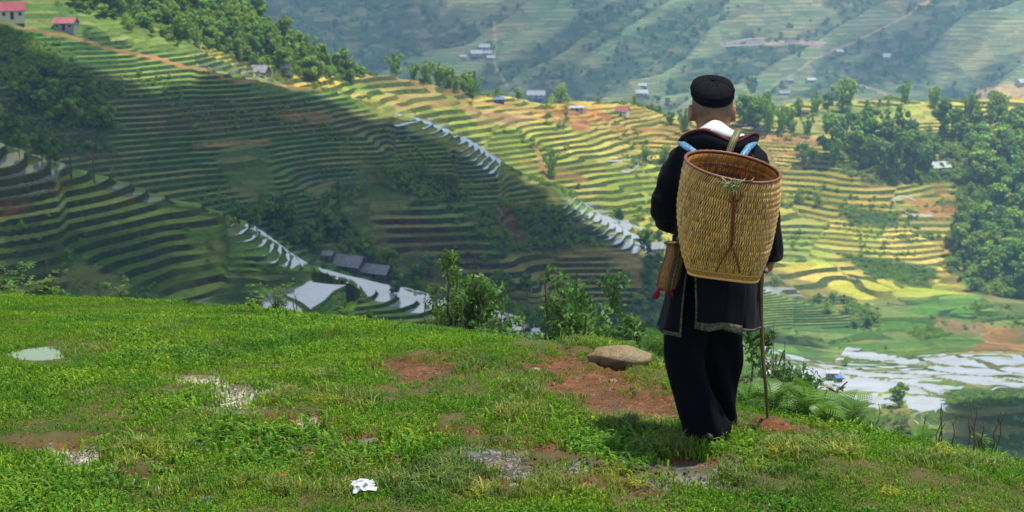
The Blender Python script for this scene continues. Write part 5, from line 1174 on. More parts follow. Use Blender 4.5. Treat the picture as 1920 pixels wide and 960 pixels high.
# ================================================ embroidered shoulder bag
bag = empty('shoulder_bag', (0, 0, 0)); tag(bag, 'embroidered orange and green shoulder bag hanging at the left hip', 'bag')
m = NT('embroidery'); uvx = m.attr('tint', 'Color'); sp_ = m.n('SeparateColor'); m.l(uvx, sp_.inputs[0]); U_, V_ = sp_.outputs[0], sp_.outputs[1]
rail = m.ramp(U_, [(0, (.05, .05, .03)), (.06, (.42, .08, .03)), (.10, (.45, .20, .05)), (.30, (.42, .10, .04)), (.36, (.50, .22, .06)), (.40, (.04, .10, .06)), (.50, (.03, .07, .06)), (.54, (.36, .26, .10)), (.60, (.05, .07, .04)), (.66, (.34, .13, .05)), (.72, (.05, .08, .05)), (.80, (.28, .20, .08)), (.86, (.04, .07, .05)), (1, (.16, .04, .03))], 'CONSTANT')
cmb = m.n('CombineXYZ'); m.l(m.math('MULTIPLY', U_, 12.0), cmb.inputs[0]); m.l(m.math('MULTIPLY', V_, 16.0), cmb.inputs[1])
vo = m.n('TexVoronoi', i_Scale=2.2); m.l(cmb.outputs[0], vo.inputs['Vector']); mg = m.n('TexMagic', i_Scale=1.4, i_Distortion=2.0, turbulence_depth=3); m.l(cmb.outputs[0], mg.inputs[0])
fig = m.mix(m.math('MULTIPLY', m.math('GREATER_THAN', mg.outputs['Fac'], .55), .75), rail, m.ramp(m.n('TexWhiteNoise').outputs[0] if False else vo.outputs['Distance'], [(0, (.55, .28, .08)), (.25, (.30, .05, .03)), (.5, (.06, .12, .09)), (.8, (.45, .30, .16))]))
m.col(m.mix(1.0, fig, (.8, .8, .8), 'MULTIPLY')); m.rough(.9, .15); m.bump(mg.outputs['Fac'], .6, .003); EMB = m.m
bg_ = MB(); rws = [(452,1249,1262,1284),(462,1250,1264,1284),(480,1246,1262,1283),(500,1239,1257,1280),(520,1233,1252,1275),(536,1231,1250,1270),(543,1233,1250,1266)]
n_ = 17; vs = []; cs = []
for i, (py, xl, xm, xr) in enumerate(rws):
    v = i / (len(rws) - 1); k = .75 if i in (0, len(rws) - 1) else 1
    cx = (xl + xr) / 2; prof_ = [(xl, -.07, 0), (xl + 1, -.10 * 1, .05), ((xl + xm) / 2, -.135, .2), (xm, -.165, .38), ((xm * 2 + xr) / 3, -.16, .52), ((xm + 2 * xr) / 3, -.145, .66), (xr, -.12, .8), (xr + 1, -.09, .88), (cx + 8, -.06, .92), (cx - 6, -.045, .96)]
    for a_, d_, u_ in prof_:
        q = W3(a_, py + (2 if 0 < u_ < .6 else 0), -.10 + (d_ + .10) * k); vs.append(q); cs.append((u_, v, 0))
np_ = 10; fs = [(i * np_ + j, i * np_ + (j + 1) % np_, (i + 1) * np_ + (j + 1) % np_, (i + 1) * np_ + j) for i in range(len(rws) - 1) for j in range(np_)] + [tuple(range(np_ - 1, -1, -1)), tuple((len(rws) - 1) * np_ + j for j in range(np_))]
bg_.v = [tuple(q) for q in vs]; bg_.f = fs; bg_.c = cs; pouch = bg_.build('pouch', EMB, bag, colattr=True)
GRN_ = NT('green_striped_webbing'); p_ = GRN_.coord(); GRN_.col(GRN_.mix(GRN_.noise(140, p_, 2), (.035, .06, .02), (.22, .20, .10))); GRN_.rough(.85, .15)
mb = MB(); mb.tube(smooth_pts([W3(1248,455,-.10), W3(1262,456,-.168), W3(1284,451,-.125)], 12), .009, 6, True, .6); mb.build('mouth_band', GRN_.m, bag)
sp = smooth_pts([W3(1392,262,.06), W3(1388,246,.01), W3(1383,247,-.06), W3(1378,258,-.15), W3(1372,272,-.165), W3(1364,292,-.17), W3(1335,350,-.165), W3(1300,410,-.15), W3(1272,452,-.12)], 40)
so_ = strip(sp, .028, 'strap', GRN_.m, bag, .004, [Vector((-.1, -1, .5))] * 40)
STR = plain('cream_stripe', (.34, .28, .16), .9, .2, 90)
for o_ in (-.005, .004): strip([q + Vector((o_ - .0, -.0028, .0015)) for q in sp[4:22]], .0032, 'strap_stripe', STR, so_, .001, [Vector((-.1, -1, .5))] * 18)
TAS = plain('red_tassel_thread', (.30, .008, .025), .8, .35, 60); r = random.Random(4)
for px, py, lean in ((1236, 542, -7), (1254, 538, 3)):
    t_ = MB(); top = W3(px, py, -.13)
    for k in range(16):
        a = r.uniform(0, 6.28); e = W3(px + lean + 5 * math.cos(a), py + 17 + r.uniform(-3, 2), -.13 + .010 * math.sin(a)); t_.tube([top, top.lerp(e, .5) + Vector((.003 * math.cos(a), .003 * math.sin(a), 0)), e], [.0022, .0034, .0028], 4)
    t_.ball(top, (.007, .007, .007), 8, 6); t_.build('tassel', TAS, bag)

# ================================================ walking stick
STK = NT('worn_bamboo_stick'); p_ = STK.coord(); STK.col(STK.mix(STK.noise(22, p_, 4, .6), (.085, .05, .022), (.24, .16, .07))); STK.rough(.5, .35); STK.bump(STK.noise(90, p_, 2), .3, .002)
stick = empty('walking_stick', (0, 0, 0)); tag(stick, 'thin bamboo walking stick planted in the heap of red earth', 'walking stick')
tipx, tipy, tipz = on_ground(1440, 796); tip = Vector((tipx, tipy, tipz + .0))
pts = [W3(1433, 496, .012), W3(1428, 520, .0), W3(1427, 580, .0), W3(1430, 660, .02), W3(1436, 730, .05)]; pts.append(tip + Vector((0, 0, -.02)))
sp = smooth_pts(pts, 40); s = MB(); s.tube(sp, [(.0095 - .0045 * (i / 39)**1.3) * (1.16 if i % 7 == 3 else 1) for i in range(40)], 9); s.build('shaft', STK.m, stick)
s = MB(); s.tube([W3(1430, 491, .05), W3(1434, 498, .0), W3(1437, 510, -.05)], [.009, .0095, .0092], 10); s.build('handle', plain('grey_wood_handle', (.20, .17, .13), .6, .3, 40), stick)
# ================================================ HOUSES
def roofmat(name, c): 
    m = NT(name); p_ = m.coord(); wv = m.n('TexWave', i_Scale=2.2, i_Distortion=.3); m.l(p_, wv.inputs['Vector'])
    m.col(m.mix(m.ramp(m.noise(.9, p_, 5, .65), [(.4, 0.0), (.65, .8)]), c, tuple(q * .55 for q in c))); m.rough(.6, .3); m.bump(wv.outputs[0], .4, .05); return m.m
RF = {'maroon': roofmat('maroon_roof', (.34, .06, .08)), 'pink': roofmat('faded_red_roof', (.42, .13, .13)), 'grey': roofmat('grey_shingle_roof', (.32, .32, .34)), 'white': roofmat('pale_sheet_roof', (.56, .58, .60)), 'blue': roofmat('blue_sheet_roof', (.10, .25, .55)), 'dark': roofmat('dark_roof', (.07, .08, .09)), 'thatch': roofmat('thatch_roof', (.26, .19, .11))}
WL = {'cream': plain('cream_plaster', (.72, .66, .48), .85, .12, 2), 'wood': plain('weathered_boards', (.10, .10, .11), .9, .3, 3), 'grey': plain('grey_wall', (.30, .30, .30), .9, .2, 3), 'white': plain('whitewash', (.45, .45, .44), .85, .1, 2), 'brown': plain('brown_boards', (.16, .10, .06), .9, .3, 3), 'red': plain('red_painted_wall', (.42, .10, .05), .8, .2, 3)}
DK = plain('dark_opening', (.02, .02, .022), .5, .2, 4); FRM = plain('pale_window_frame', (.5, .48, .42), .7, .1, 6)
def house(px, py, wpx, wall, roof, label, rz=0.0, dep=.8, hh=.34, rh=.28, lay=(0, 16), nwin=2, group=None, cat='house', name='house', stilts=0.0, open_=False):
    g = hill_at(px, py, lay)
    if g is None: print('no ground for', label); return
    x, y, z, v = g; w = wpx / F * math.hypot(y, z) * (1.0 if y < 1000 else .85); d = w * dep; h = max(1.6, w * hh); r = w * rh; st = stilts
    e = empty(name, (x, y, z + .1), rz); tag(e, label, cat, group)
    b = MB(); b.box(-w / 2, w / 2, -d / 2, d / 2, -1.2 if not st else st, h); b.add([(-w / 2, -d / 2, h), (-w / 2, d / 2, h), (-w / 2, 0, h + r * .92), (w / 2, -d / 2, h), (w / 2, d / 2, h), (w / 2, 0, h + r * .92)], [(0, 2, 1), (3, 4, 5), (0, 3, 5, 2), (1, 2, 5, 4)])
    b.build('wall', WL[wall], e, False)
    if st:
        for sx_ in (-1, 1):
            for sy_ in (-1, 1): s = MB(); s.tube([(sx_ * w * .42, sy_ * d * .42, -.8), (sx_ * w * .42, sy_ * d * .42, st)], .12, 5); s.build('post', WL['wood'], e)
    o = w * .07; b = MB(); t = max(.08, w * .012)
    for s in (-1, 1):
        p0, p1 = (s * (d / 2 + o), h - o * r / (d / 2) + .04), (0, h + r + .06)
        b.add([(-w / 2 - o, p0[0], p0[1]), (w / 2 + o, p0[0], p0[1]), (w / 2 + o, 0, p1[1]), (-w / 2 - o, 0, p1[1]), (-w / 2 - o, p0[0], p0[1] + t), (w / 2 + o, p0[0], p0[1] + t), (w / 2 + o, 0, p1[1] + t), (-w / 2 - o, 0, p1[1] + t)], [(0, 1, 2, 3), (4, 7, 6, 5), (0, 4, 5, 1), (0, 3, 7, 4), (1, 5, 6, 2), (3, 2, 6, 7)])
    b.build('roof', RF[roof], e, False)
    if wpx > 12:
        fy = -d / 2; b = MB(); b.box(-w * .07, w * .07, fy - .06, fy + .05, 0 + st, h * .78 + st * .2); do = b.build('door', DK, e, False)
        for k in range(nwin):
            cx = (-.32, .32, -.2, .2)[k] * w; b = MB(); b.box(cx - w * .07, cx + w * .07, fy - .06, fy + .04, h * .35, h * .78); wo2 = b.build('window', FRM, e, False)
            b = MB(); b.box(cx - w * .055, cx + w * .055, fy - .09, fy - .03, h * .40, h * .73); b.build('pane', DK, wo2, False)
    return e
house(22, 36, 44, 'cream', 'maroon', 'cream walled house with a maroon gabled roof at the upper left corner', .35, .7, .40, .30, nwin=2)
house(124, 55, 38, 'grey', 'pink', 'low grey house with a faded red roof beside the orange path', -.1, .6, .36, .22)
house(487, 134, 30, 'wood', 'grey', 'weathered wooden house with a grey roof beside the row of flooded paddies', -.3, .8, .32, .36, lay=(6, 9))
house(533, 130, 20, 'grey', 'white', 'small hut with a pale roof under the trees right of the weathered wooden house', .2, .8, .3, .4, lay=(6, 9))
house(654, 503, 56, 'wood', 'grey', 'long grey roofed farmhouse above the flooded spur', -.45, .55, .22, .26, lay=(4, 6))
house(706, 520, 52, 'wood', 'grey', 'lower grey farmhouse roof stepping down beside the long farmhouse', -.45, .5, .18, .22, lay=(4, 6))
house(616, 490, 20, 'wood', 'grey', 'small dark outbuilding at the upper end of the long farmhouse', -.3, .8, .3, .3, lay=(4, 6))
house(742, 530, 18, 'wood', 'white', 'little shed with a pale roof at the lower end of the farmhouses', -.4, .8, .3, .3, lay=(4, 6))
house(1230, 478, 26, 'grey', 'grey', 'small grey house above the embroidered bag', .4, .8, .4, .35, lay=(7, 9))
for q in [(908, 93, 22, 'topmost white roofed building of the far hamlet'), (892, 106, 24, 'leftmost large white roofed building of the far hamlet'), (916, 104, 18, 'middle white roofed building of the far hamlet, right beside the largest one'), (922, 112, 17, 'lowest white roofed building of the far hamlet beside the dirt track'), (868, 109, 14, 'smallest white hut at the left end of the far hamlet')]:
    house(q[0], q[1], q[2], 'white', 'white', q[3], random.uniform(-.3, .3), .8, .22, .26, lay=(11, 16), group='far hamlet', nwin=1)
house(1006, 182, 36, 'white', 'white', 'long low building with a white roof above the sunny ridge', .05, .5, .2, .2, lay=(11, 16))
house(936, 194, 16, 'wood', 'blue', 'hut with a bright blue roof on the sunny ridge', .1, .8, .3, .2, lay=(8, 9))
house(1203, 178, 26, 'white', 'white', 'white roofed building left of the cap, the lower one of two', .1, .5, .2, .22, lay=(11, 16))
house(1206, 164, 18, 'grey', 'white', 'white roofed building left of the cap, the upper one of two', -.3, .6, .2, .25, lay=(11, 16))
house(1168, 214, 22, 'cream', 'pink', 'pink roofed house on the ridge left of the person', -.5, .8, .3, .35, lay=(8, 9))
house(1080, 207, 24, 'white', 'white', 'low pale shelter at the right end of the orange field', 0, .4, .15, .1, lay=(8, 9))
house(1573, 101, 16, 'white', 'white', 'white roofed house at the bend of the far dirt road', .3, .8, .25, .25, lay=(11, 16))
house(1663, 110, 16, 'white', 'white', 'white roofed house alone beside the far wood', -.5, .8, .25, .4, lay=(11, 16))
house(1522, 153, 18, 'white', 'white', 'white house beside the looping orange road on the far slope', .1, .8, .35, .2, lay=(11, 16))
house(1482, 152, 13, 'grey', 'grey', 'small grey roof left of the looping orange road', .1, .8, .25, .25, lay=(11, 16), nwin=0)
house(1471, 175, 22, 'grey', 'grey', 'long grey roof low on the far slope just above the ridge trees', .0, .5, .2, .2, lay=(11, 16))
house(1916, 160, 22, 'white', 'white', 'white roofed house at the right edge on the yellow far slope', .4, .8, .3, .3, lay=(11, 16))
house(1509, 212, 13, 'wood', 'dark', 'small dark field hut on stilts on the sunny ridge', .1, .9, .45, .25, lay=(8, 9), stilts=.8)
house(1760, 320, 36, 'red', 'white', 'pale roofed shed with a red end wall inside the big grove', .35, .6, .24, .22, lay=(8, 9))
house(1560, 708, 22, 'grey', 'white', 'pale roofed hut among the flooded fields on the valley floor', -.1, .5, .2, .18, lay=(2, 7))
house(1572, 716, 13, 'wood', 'blue', 'tiny hut with a blue roof among the flooded fields', .1, .8, .35, .25, lay=(2, 7))
# poles on the left hillside
PL = plain('grey_pole', (.10, .095, .09), .9, .2, 3)
for px, y0, y1, lab in ((92, 312, 232, 'thin utility pole on the near hill, leftmost of three'), (134, 330, 246, 'thin utility pole on the near hill, middle one of three'), (176, 338, 250, 'thin utility pole on the near hill, rightmost of three')):
    g = hill_at(px, y0, (0, 5)); 
    if g is None: continue
    x, y, z, v = g; h = (y0 - y1) / F * y; e = empty('utility_pole', (x, y, z)); s = MB(); s.tube([(0, 0, -.5), (0, 0, h)], [.16, .10], 7); s.build('post', PL, e)
    s = MB(); s.box(-.7, .7, -.06, .06, h - .5, h - .38); s.build('crossarm', PL, e); tag(e, lab, 'pole')
# white plastic sheeting standing round two fields
SHT = plain('white_sheeting', (.42, .43, .42), .6, .1, 1)
def sheeting(pts, label, lay, hgt=1.2):
    q = [hill_at(*p, lay) for p in pts]; q = [p for p in q if p]; pp = smooth_pts([Vector(p[:3]) for p in q], 40); mb = MB(); vs = []
    for i, p in enumerate(pp): vs += [p + Vector((0, -.35, .15)), p + Vector((0, .35, hgt * .6 + .15 * math.sin(i * 1.7)))]
    mb.add(vs, [(2 * i, 2 * i + 2, 2 * i + 3, 2 * i + 1) for i in range(39)]); o = mb.build('plastic_sheet_fence', SHT, None, False); sd = o.modifiers.new('thickness', 'SOLIDIFY'); sd.thickness = .05; tag(o, label, 'fence')
sheeting([(1718, 376), (1700, 370), (1684, 370), (1675, 376)], 'low white plastic sheeting along the upper side of the brown field', (8, 9))
sheeting([(1675, 378), (1690, 388), (1710, 397), (1748, 403)], 'low white plastic sheeting along the lower side of the brown field', (8, 9))
sheeting([(1350, 84), (1400, 80), (1440, 76), (1500, 78), (1550, 82)], 'long white sheeting above the far grey field', (11, 16), 3)
sheeting([(1352, 86), (1420, 88), (1480, 88), (1530, 90)], 'long white sheeting below the far grey field', (11, 16), 3)
sheeting([(1138, 300), (1165, 299), (1192, 301), (1196, 308), (1180, 318), (1165, 316)], 'white sheeting curling round the small pale field left of the shoulder', (8, 9), 1.4)
pf_ = hill_at(1162, 308, (8, 9))
# ================================================ PLANTS along the edge of the hilltop
def gpt(px, Y):
    x = (px - 960) / F * (CP + .3 * SP) * Y
    return x, Y, gz1(x, Y)
def leaf_geo(mb, base, d, up, L_, w, col):
    d = d.normalized(); s = d.cross(up).normalized(); n_ = s.cross(d).normalized()
    m1, tipp = base + d * L_ * .45 + n_ * L_ * .06, base + d * L_ - n_ * L_ * .12
    mb.add([base, m1 + s * w - n_ * w * .3, tipp, m1 - s * w - n_ * w * .3], [(0, 1, 2), (0, 2, 3)], col)
def shrub_meshes(seed, nst, leafL, leafw, spread, dens, bend=.25, loose=False, hi=1.0):
    """unit-height leafy plant: stems with side twigs and single leaves"""
    r = random.Random(seed); lf = MB(); st = MB()
    for i in range(nst):
        a = r.uniform(0, 6.28); h = r.uniform(.55, 1) * hi if i else hi; sp_ = spread * r.uniform(.3, 1); pts = []
        for k in range(7):
            t = k / 6; pts.append(Vector((sp_ * t**1.5 * math.cos(a) + .02 * r.uniform(-1, 1), sp_ * t**1.5 * math.sin(a), h * (t - bend * .5 * t**3))))
        st.tube(pts, [.012 - .0015 * k for k in range(7)], 5, False)
        for k in range(dens):
            t = r.uniform(.22, 1.0); q = t * 6; j = min(5, int(q)); p = pts[j].lerp(pts[j + 1], q - j); b_ = r.uniform(0, 6.28)
            d = Vector((math.cos(b_), math.sin(b_), r.uniform(-.1, .7) if not loose else r.uniform(.1, 1.5))); tl = r.uniform(.06, .20) * ((1.2 - .6 * t) if not loose else (.45 + .5 * float(vnoise(t * 5, i * 3.3, seed)))); e = p + d.normalized() * tl
            st.tube([p, e], [.004, .002], 3, False); c = r.uniform(.7, 1.3); cc = (c * r.uniform(.85, 1.25), c, c * .9); dd_ = d.normalized()
            for s_ in range(5):
                q_ = p.lerp(e, .3 + .7 * s_ / 4); w_ = Vector((-dd_.y, dd_.x, .1)) * (1 if s_ % 2 else -1) + dd_ * .7
                leaf_geo(lf, q_, (w_ if s_ < 4 else dd_) + Vector((0, 0, r.uniform(-.4, .2))), Vector((0, 0, 1)), leafL * r.uniform(.7, 1.2), leafw * r.uniform(.8, 1.2), cc)
    return lf.mesh('leaves', LM['near'], False, True), st.mesh('stems', BARK)
LM['lush'] = leafmat('bright_leaf', (.10, .24, .03), (.16, .32, .04), .45)
SHK = [shrub_meshes(s, 7, .055, .016, .45, 26) for s in (1, 2, 3)] + [shrub_meshes(s, 5, .07, .026, .35, 20) for s in (4, 5)]
def sapling_mesh(seed, nst, spread, leaf):
    r = random.Random(seed); cl = []; st = MB()
    for i in range(nst):
        a = r.uniform(0, 6.28); h = r.uniform(.68, 1.0) if i else 1.0; sp_ = spread * r.uniform(.3, 1) * (1 if i else .15); pts = [Vector((sp_ * t**1.3 * math.cos(a) + .02 * math.sin(t * 9 + i), sp_ * t**1.3 * math.sin(a), h * (t - .12 * t**3))) for t in np.linspace(0, 1, 7)]
        st.tube(pts, [.010 - .0013 * k for k in range(7)], 5, False)
        for k in range(13):
            t = r.uniform(.2, 1); q = t * 6; j = min(5, int(q)); p = pts[j].lerp(pts[j + 1], q - j); b_ = r.uniform(0, 6.28); l_ = r.uniform(.03, .13) * (1.25 - .8 * t)
            e = p + Vector((math.cos(b_), math.sin(b_), .35)) * l_; st.tube([p, e], [.004, .002], 3, False); w = r.uniform(.04, .075) * (1.3 - .6 * t); cl.append((tuple(e), (w, w, w * .8)))
    V, Fq, T = leaf_cloud(cl, leaf, seed, 60, tint=.35, droop=.3, aspect=.75)
    return mesh_np('leaves', V, Fq, LM['near2'], False, {'tint': ('FLOAT_COLOR', T)}), st.mesh('stems', BARK)
TLK = [sapling_mesh(11, 9, .20, .0125), sapling_mesh(12, 12, .32, .0125), sapling_mesh(13, 16, .46, .012)]
def plant(kinds, k, px, Y, top, label, name='shrub', cat='shrub', group=None, wide=1.0, lift=0, mat=None):
    x, y, z = gpt(px, Y); _, pyb = proj(x, y, z); h = (P(px, top, y)[2] - z) * 1.06; e = empty(name, (x, y, z - .02), random.uniform(0, 6.28)); e.scale = (h * wide, h * wide, h)
    lf, st = kinds[k]; l_ = link('leaves', lf, e); l_['kind'] = 'stuff'; link('stems', st, e); return tag(e, label, cat, group)
cY = lambda px: float(np.interp(px, ca[:, 0], ca[:, 1]))
plant(SHK, 0, 12, cY(12) + .9, 478, 'leafy shrub at the left end of the grass edge', wide=1.2)
plant(SHK, 1, 62, cY(62) + .7, 502, 'low bushy shrub second from the left on the grass edge', wide=1.5)
plant(SHK, 3, 112, cY(112) + .5, 528, 'small bright green shrub right of the leftmost shrubs', wide=1.4)
plant(SHK, 2, 230, cY(230) + .5, 514, 'feathery shrub standing alone on the left part of the grass edge', wide=1.1)
plant(SHK, 4, 478, cY(478) + .5, 530, 'yellowish green shrub in front of the long pool, left one of two', wide=1.0)
plant(SHK, 0, 520, cY(520) + .5, 518, 'taller shrub in front of the long pool, right one of two', wide=1.0)
plant(SHK, 3, 640, cY(640) + .4, 572, 'low leafy plant on the crest left of the dark stems', wide=1.6)
plant(TLK, 0, 692, cY(692) + .5, 572, 'small upright sapling on the crest left of the dark stems', wide=1.0)
plant(TLK, 0, 858, 13.649999999999999, 434, 'tall leafy sapling rising before the flooded spur', 'sapling', 'tree', wide=0.75)
plant(SHK, 3, 918, cY(918) + .5, 585, 'bright green weed on the crest below the tall sapling', wide=.8)
plant(TLK, 2, 1050, 14.35, 478, 'big bushy tree beyond the crest left of the person', 'young_tree', 'tree', wide=0.92)
plant(TLK, 1, 1082, 14.7, 462, 'arching branch topped young tree behind the big bushy one', 'young_tree', 'tree', wide=0.64)
plant(TLK, 2, 1118, 13.649999999999999, 546, 'leafy bush right of the big bushy tree', 'bush', 'bush', wide=1.27)
plant(TLK, 0, 1195, 13.299999999999999, 551, 'slim young tree just left of the coat tail', 'young_tree', 'tree', wide=0.89)
plant(TLK, 1, 1228, 12.6, 586, 'dark leafy bush touching the coat tail', 'bush', 'bush', wide=1.15)
plant(TLK, 0, 1432, 11.549999999999999, 572, 'drooping young tree right behind the walking stick', 'young_tree', 'tree', wide=0.89)
plant(TLK, 1, 1400, 11.2, 636, 'low leafy bush between the trousers and the stick', 'bush', 'bush', wide=1.53)
plant(SHK, 3, 1860, cY(1860) + .7, 800, 'broad leafed weed low at the right edge of the hilltop', wide=1.0)
plant(SHK, 4, 1905, cY(1905) + .6, 840, 'small leafy weed in the lower right corner', wide=1.0)
plant(SHK, 3, 1690, cY(1690) + .4, 786, 'bright weed on the slope right of the ferns', wide=1.2)
for px_, Y_, top_, k_, lab_ in ((745,12.6,598,2,'dark bush on the crest left of the bare stems'),(800,12.4,590,1,'low dark bush among the bare stems'),(955,12.6,606,2,'low dark bush left of the big bushy tree'),(905,12.4,604,2,'low dark bush right of the tall sapling'),(985,13.2,585,1,'dark bush between the sapling and the big bushy tree'),(1020,14.0,575,1,'dark bush at the left foot of the big bushy tree'),(1150,13.2,590,2,'dark bush between the big bushy tree and the boulder'),(1180,12.6,612,1,'dark bush directly behind the boulder'),):
    plant(TLK, k_, px_, Y_, top_, lab_, 'bush', 'bush', wide=1.3)
# bare stems
TWG = plain('dry_stem', (.14, .105, .07), .9, .3, 30)
def twigs(px, Y, top, n, spr, label, name='bare_stems'):
    x, y, z = gpt(px, Y); _, pyb = proj(x, y, z); h = (P(px, top, y)[2] - z) * 1.05; e = empty(name, (x, y, z - .03)); r = random.Random(int(px))
    for i in range(n):
        s = MB(); hh_ = h * r.uniform(.55, 1); x0 = spr * r.uniform(-1, 1); y0 = spr * .4 * r.uniform(-1, 1); dx, dy = r.uniform(-.14, .14) * hh_, r.uniform(-.1, .1) * hh_
        P_ = [Vector((x0 + dx * t**1.4 + .01 * r.uniform(-1, 1), y0 + dy * t, hh_ * t)) for t in np.linspace(0, 1, 6)]; s.tube(P_, [.0045, .0042, .0038, .003, .0024, .0014], 5, False)
        for _ in range(2): k = r.randint(2, 4); s.tube([P_[k], P_[k] + Vector((r.uniform(-.05, .05), 0, r.uniform(.04, .1))) * hh_ * 1.6], [.0025, .001], 4, False)
        s.build('stem', TWG, e)
    tag(e, label, 'stems')
twigs(840, cY(840) + 1.6, 470, 12, .45, 'clump of tall dark bare stems before the flooded spur')
twigs(1462, cY(1462) + 1.2, 600, 8, .14, 'bare brown stems right behind the walking stick')
twigs(1752, cY(1752) + .3, 728, 6, .10, 'bare stems in front of the square flooded field')
twigs(1832, cY(1832) + .3, 735, 6, .12, 'bare stems at the right, nearest the right edge')
twigs(60, cY(60) + .9, 462, 6, .55, 'pale arching twigs over the shrubs at the left edge')
twigs(176, cY(176) + .9, 474, 4, .3, 'pale twigs between the left shrubs and the feathery shrub')
twigs(548, cY(548) + .5, 538, 3, .1, 'two or three dry stems right of the shrub before the pool')
twigs(1638, cY(1638) + .3, 742, 2, .05, 'single leaning dry stem right of the ferns')
# ferns
FR = leafmat('fern_frond', (.09, .22, .035), (.17, .33, .05), .45, rough=.4)
def frond(seed, n=17):
    r = random.Random(seed); mb = MB(); L_ = 1.0; pts = []
    for k in range(n + 1):
        t = k / n; pts.append(Vector((t * .86, 0, .62 * math.sin(t * 2.1) * .75 - .05 * t)))
    mb.tube(pts, [.009 * (1 - .8 * k / n) for k in range(n + 1)], 4, False, col=(.8, .8, .6))
    for k in range(2, n + 1):
        t = k / n; ln = .34 * math.sin(math.pi * min(1, (1.06 - t) * 1.02))**.8 * (1 if t > .2 else .6); tg = (pts[k] - pts[k - 1]).normalized()
        for s in (-1, 1):
            d = (Vector((0, s, 0)) + tg * .45 + Vector((0, 0, -.18))).normalized(); m_ = 7; up = Vector((0, 0, 1)); sd_ = d.cross(up).normalized()
            for j in range(m_):                       # leaflets of the second order
                u = j / m_; p = pts[k] + d * ln * (.06 + .94 * u); w = .034 * (1 - u)**.6 * (ln / .34) + .003
                g_ = d * ln / m_
                mb.add([p, p + sd_ * w + g_ * .75, p + g_ * 1.05, p - sd_ * w + g_ * .75], [(0, 1, 2), (0, 2, 3)], (1, 1, 1))
            mb.add([pts[k], pts[k] + d * ln * .98 + Vector((0, 0, -.012)), pts[k] + d * ln * .5 + sd_ * .005], [(0, 1, 2)], (.9, 1, .8))
    return mb.mesh('frond', FR, False, True)
FRS = [frond(i) for i in range(3)]
def fern(px, Y, size, n, label, group=None, tilt=(.2, .9)):
    x, y, z = gpt(px, Y); e = empty('fern', (x, y, z - .01), random.uniform(0, 6.28)); r = random.Random(int(px * 3 + size * 100)); size *= .95
    for i in range(n):
        o = link('frond', r.choice(FRS), e); s = size * r.uniform(.65, 1.1); o.scale = (s, s, s * r.uniform(.9, 1.2)); o.rotation_euler = (r.uniform(-.3, .3), -r.uniform(*tilt), 6.28 * i / n + r.uniform(-.3, .3))
    tag(e, label, 'fern', group)
fern(1405, cY(1405) + 0.14, .20, 9, 'fern between the trousers and the walking stick')
fern(1455, cY(1455) + 0.19, .24, 9, 'bright fern right behind the tip of the walking stick')
fern(1510, cY(1510) + 0.25, .27, 10, 'tallest fern of the row right of the stick', tilt=(.4, 1.1))
fern(1560, cY(1560) + 0.14, .22, 9, 'fern right of the tallest one')
fern(1605, cY(1605) + 0.17, .24, 9, 'yellow green fern at the right end of the fern row')
fern(1540, cY(1540) + 0.50, .30, 8, 'darker fern behind the row, a little down the slope')
fern(1440, cY(1440) + 0.55, .30, 8, 'dark fern down the slope behind the walking stick')
fern(1232, cY(1232) + 0.14, .26, 9, 'fern standing between the tan boulder and the trousers', tilt=(.5, 1.2))
fern(1170, cY(1170) + 0.44, .26, 7, 'grey green fern behind the tan boulder')
fern(1745, cY(1745) + 0.17, .16, 7, 'small fern on the slope at the lower right')
fern(655, cY(655) + 0.11, .22, 7, 'small fern on the crest above the upper grass')
# sapling with one red flower
x, y, z = on_ground(536, 935); e = empty('flowering_weed', (x, y, z)); s = MB(); r = random.Random(2); lf = MB()
for i in range(6):
    a = r.uniform(0, 6.28); tp_ = Vector((.035 * math.cos(a), .02 * math.sin(a), r.uniform(.045, .075))) if i else Vector((-.003, 0, .085)); s.tube([(0, 0, 0), tp_ * .5 + Vector((0, 0, .01)), tp_], [.0016, .0012, .0008], 4)
    for k in range(4): leaf_geo(lf, tp_ * (.45 + .13 * k), Vector((math.cos(k * 2.1 + i), math.sin(k * 2.1 + i), .4)), Vector((0, 0, 1)), .016, .004, (1, 1, 1))
s.build('stems', TWG, e); lf.build('leaves', LM['near'], e, False, True)
f = MB()
for k in range(6): a = k * 1.047; leaf_geo(f, Vector((-.003, 0, .085)), Vector((math.cos(a), math.sin(a), .5)), Vector((0, 0, 1)), .010, .0045, (1, 1, 1))
f.build('flower', plain('red_petal', (.55, .01, .03), .5, .1, 30), e, False); tag(e, 'tiny weed with a single red flower in the grass near the bottom edge', 'flower')
HAZE_D = .00031
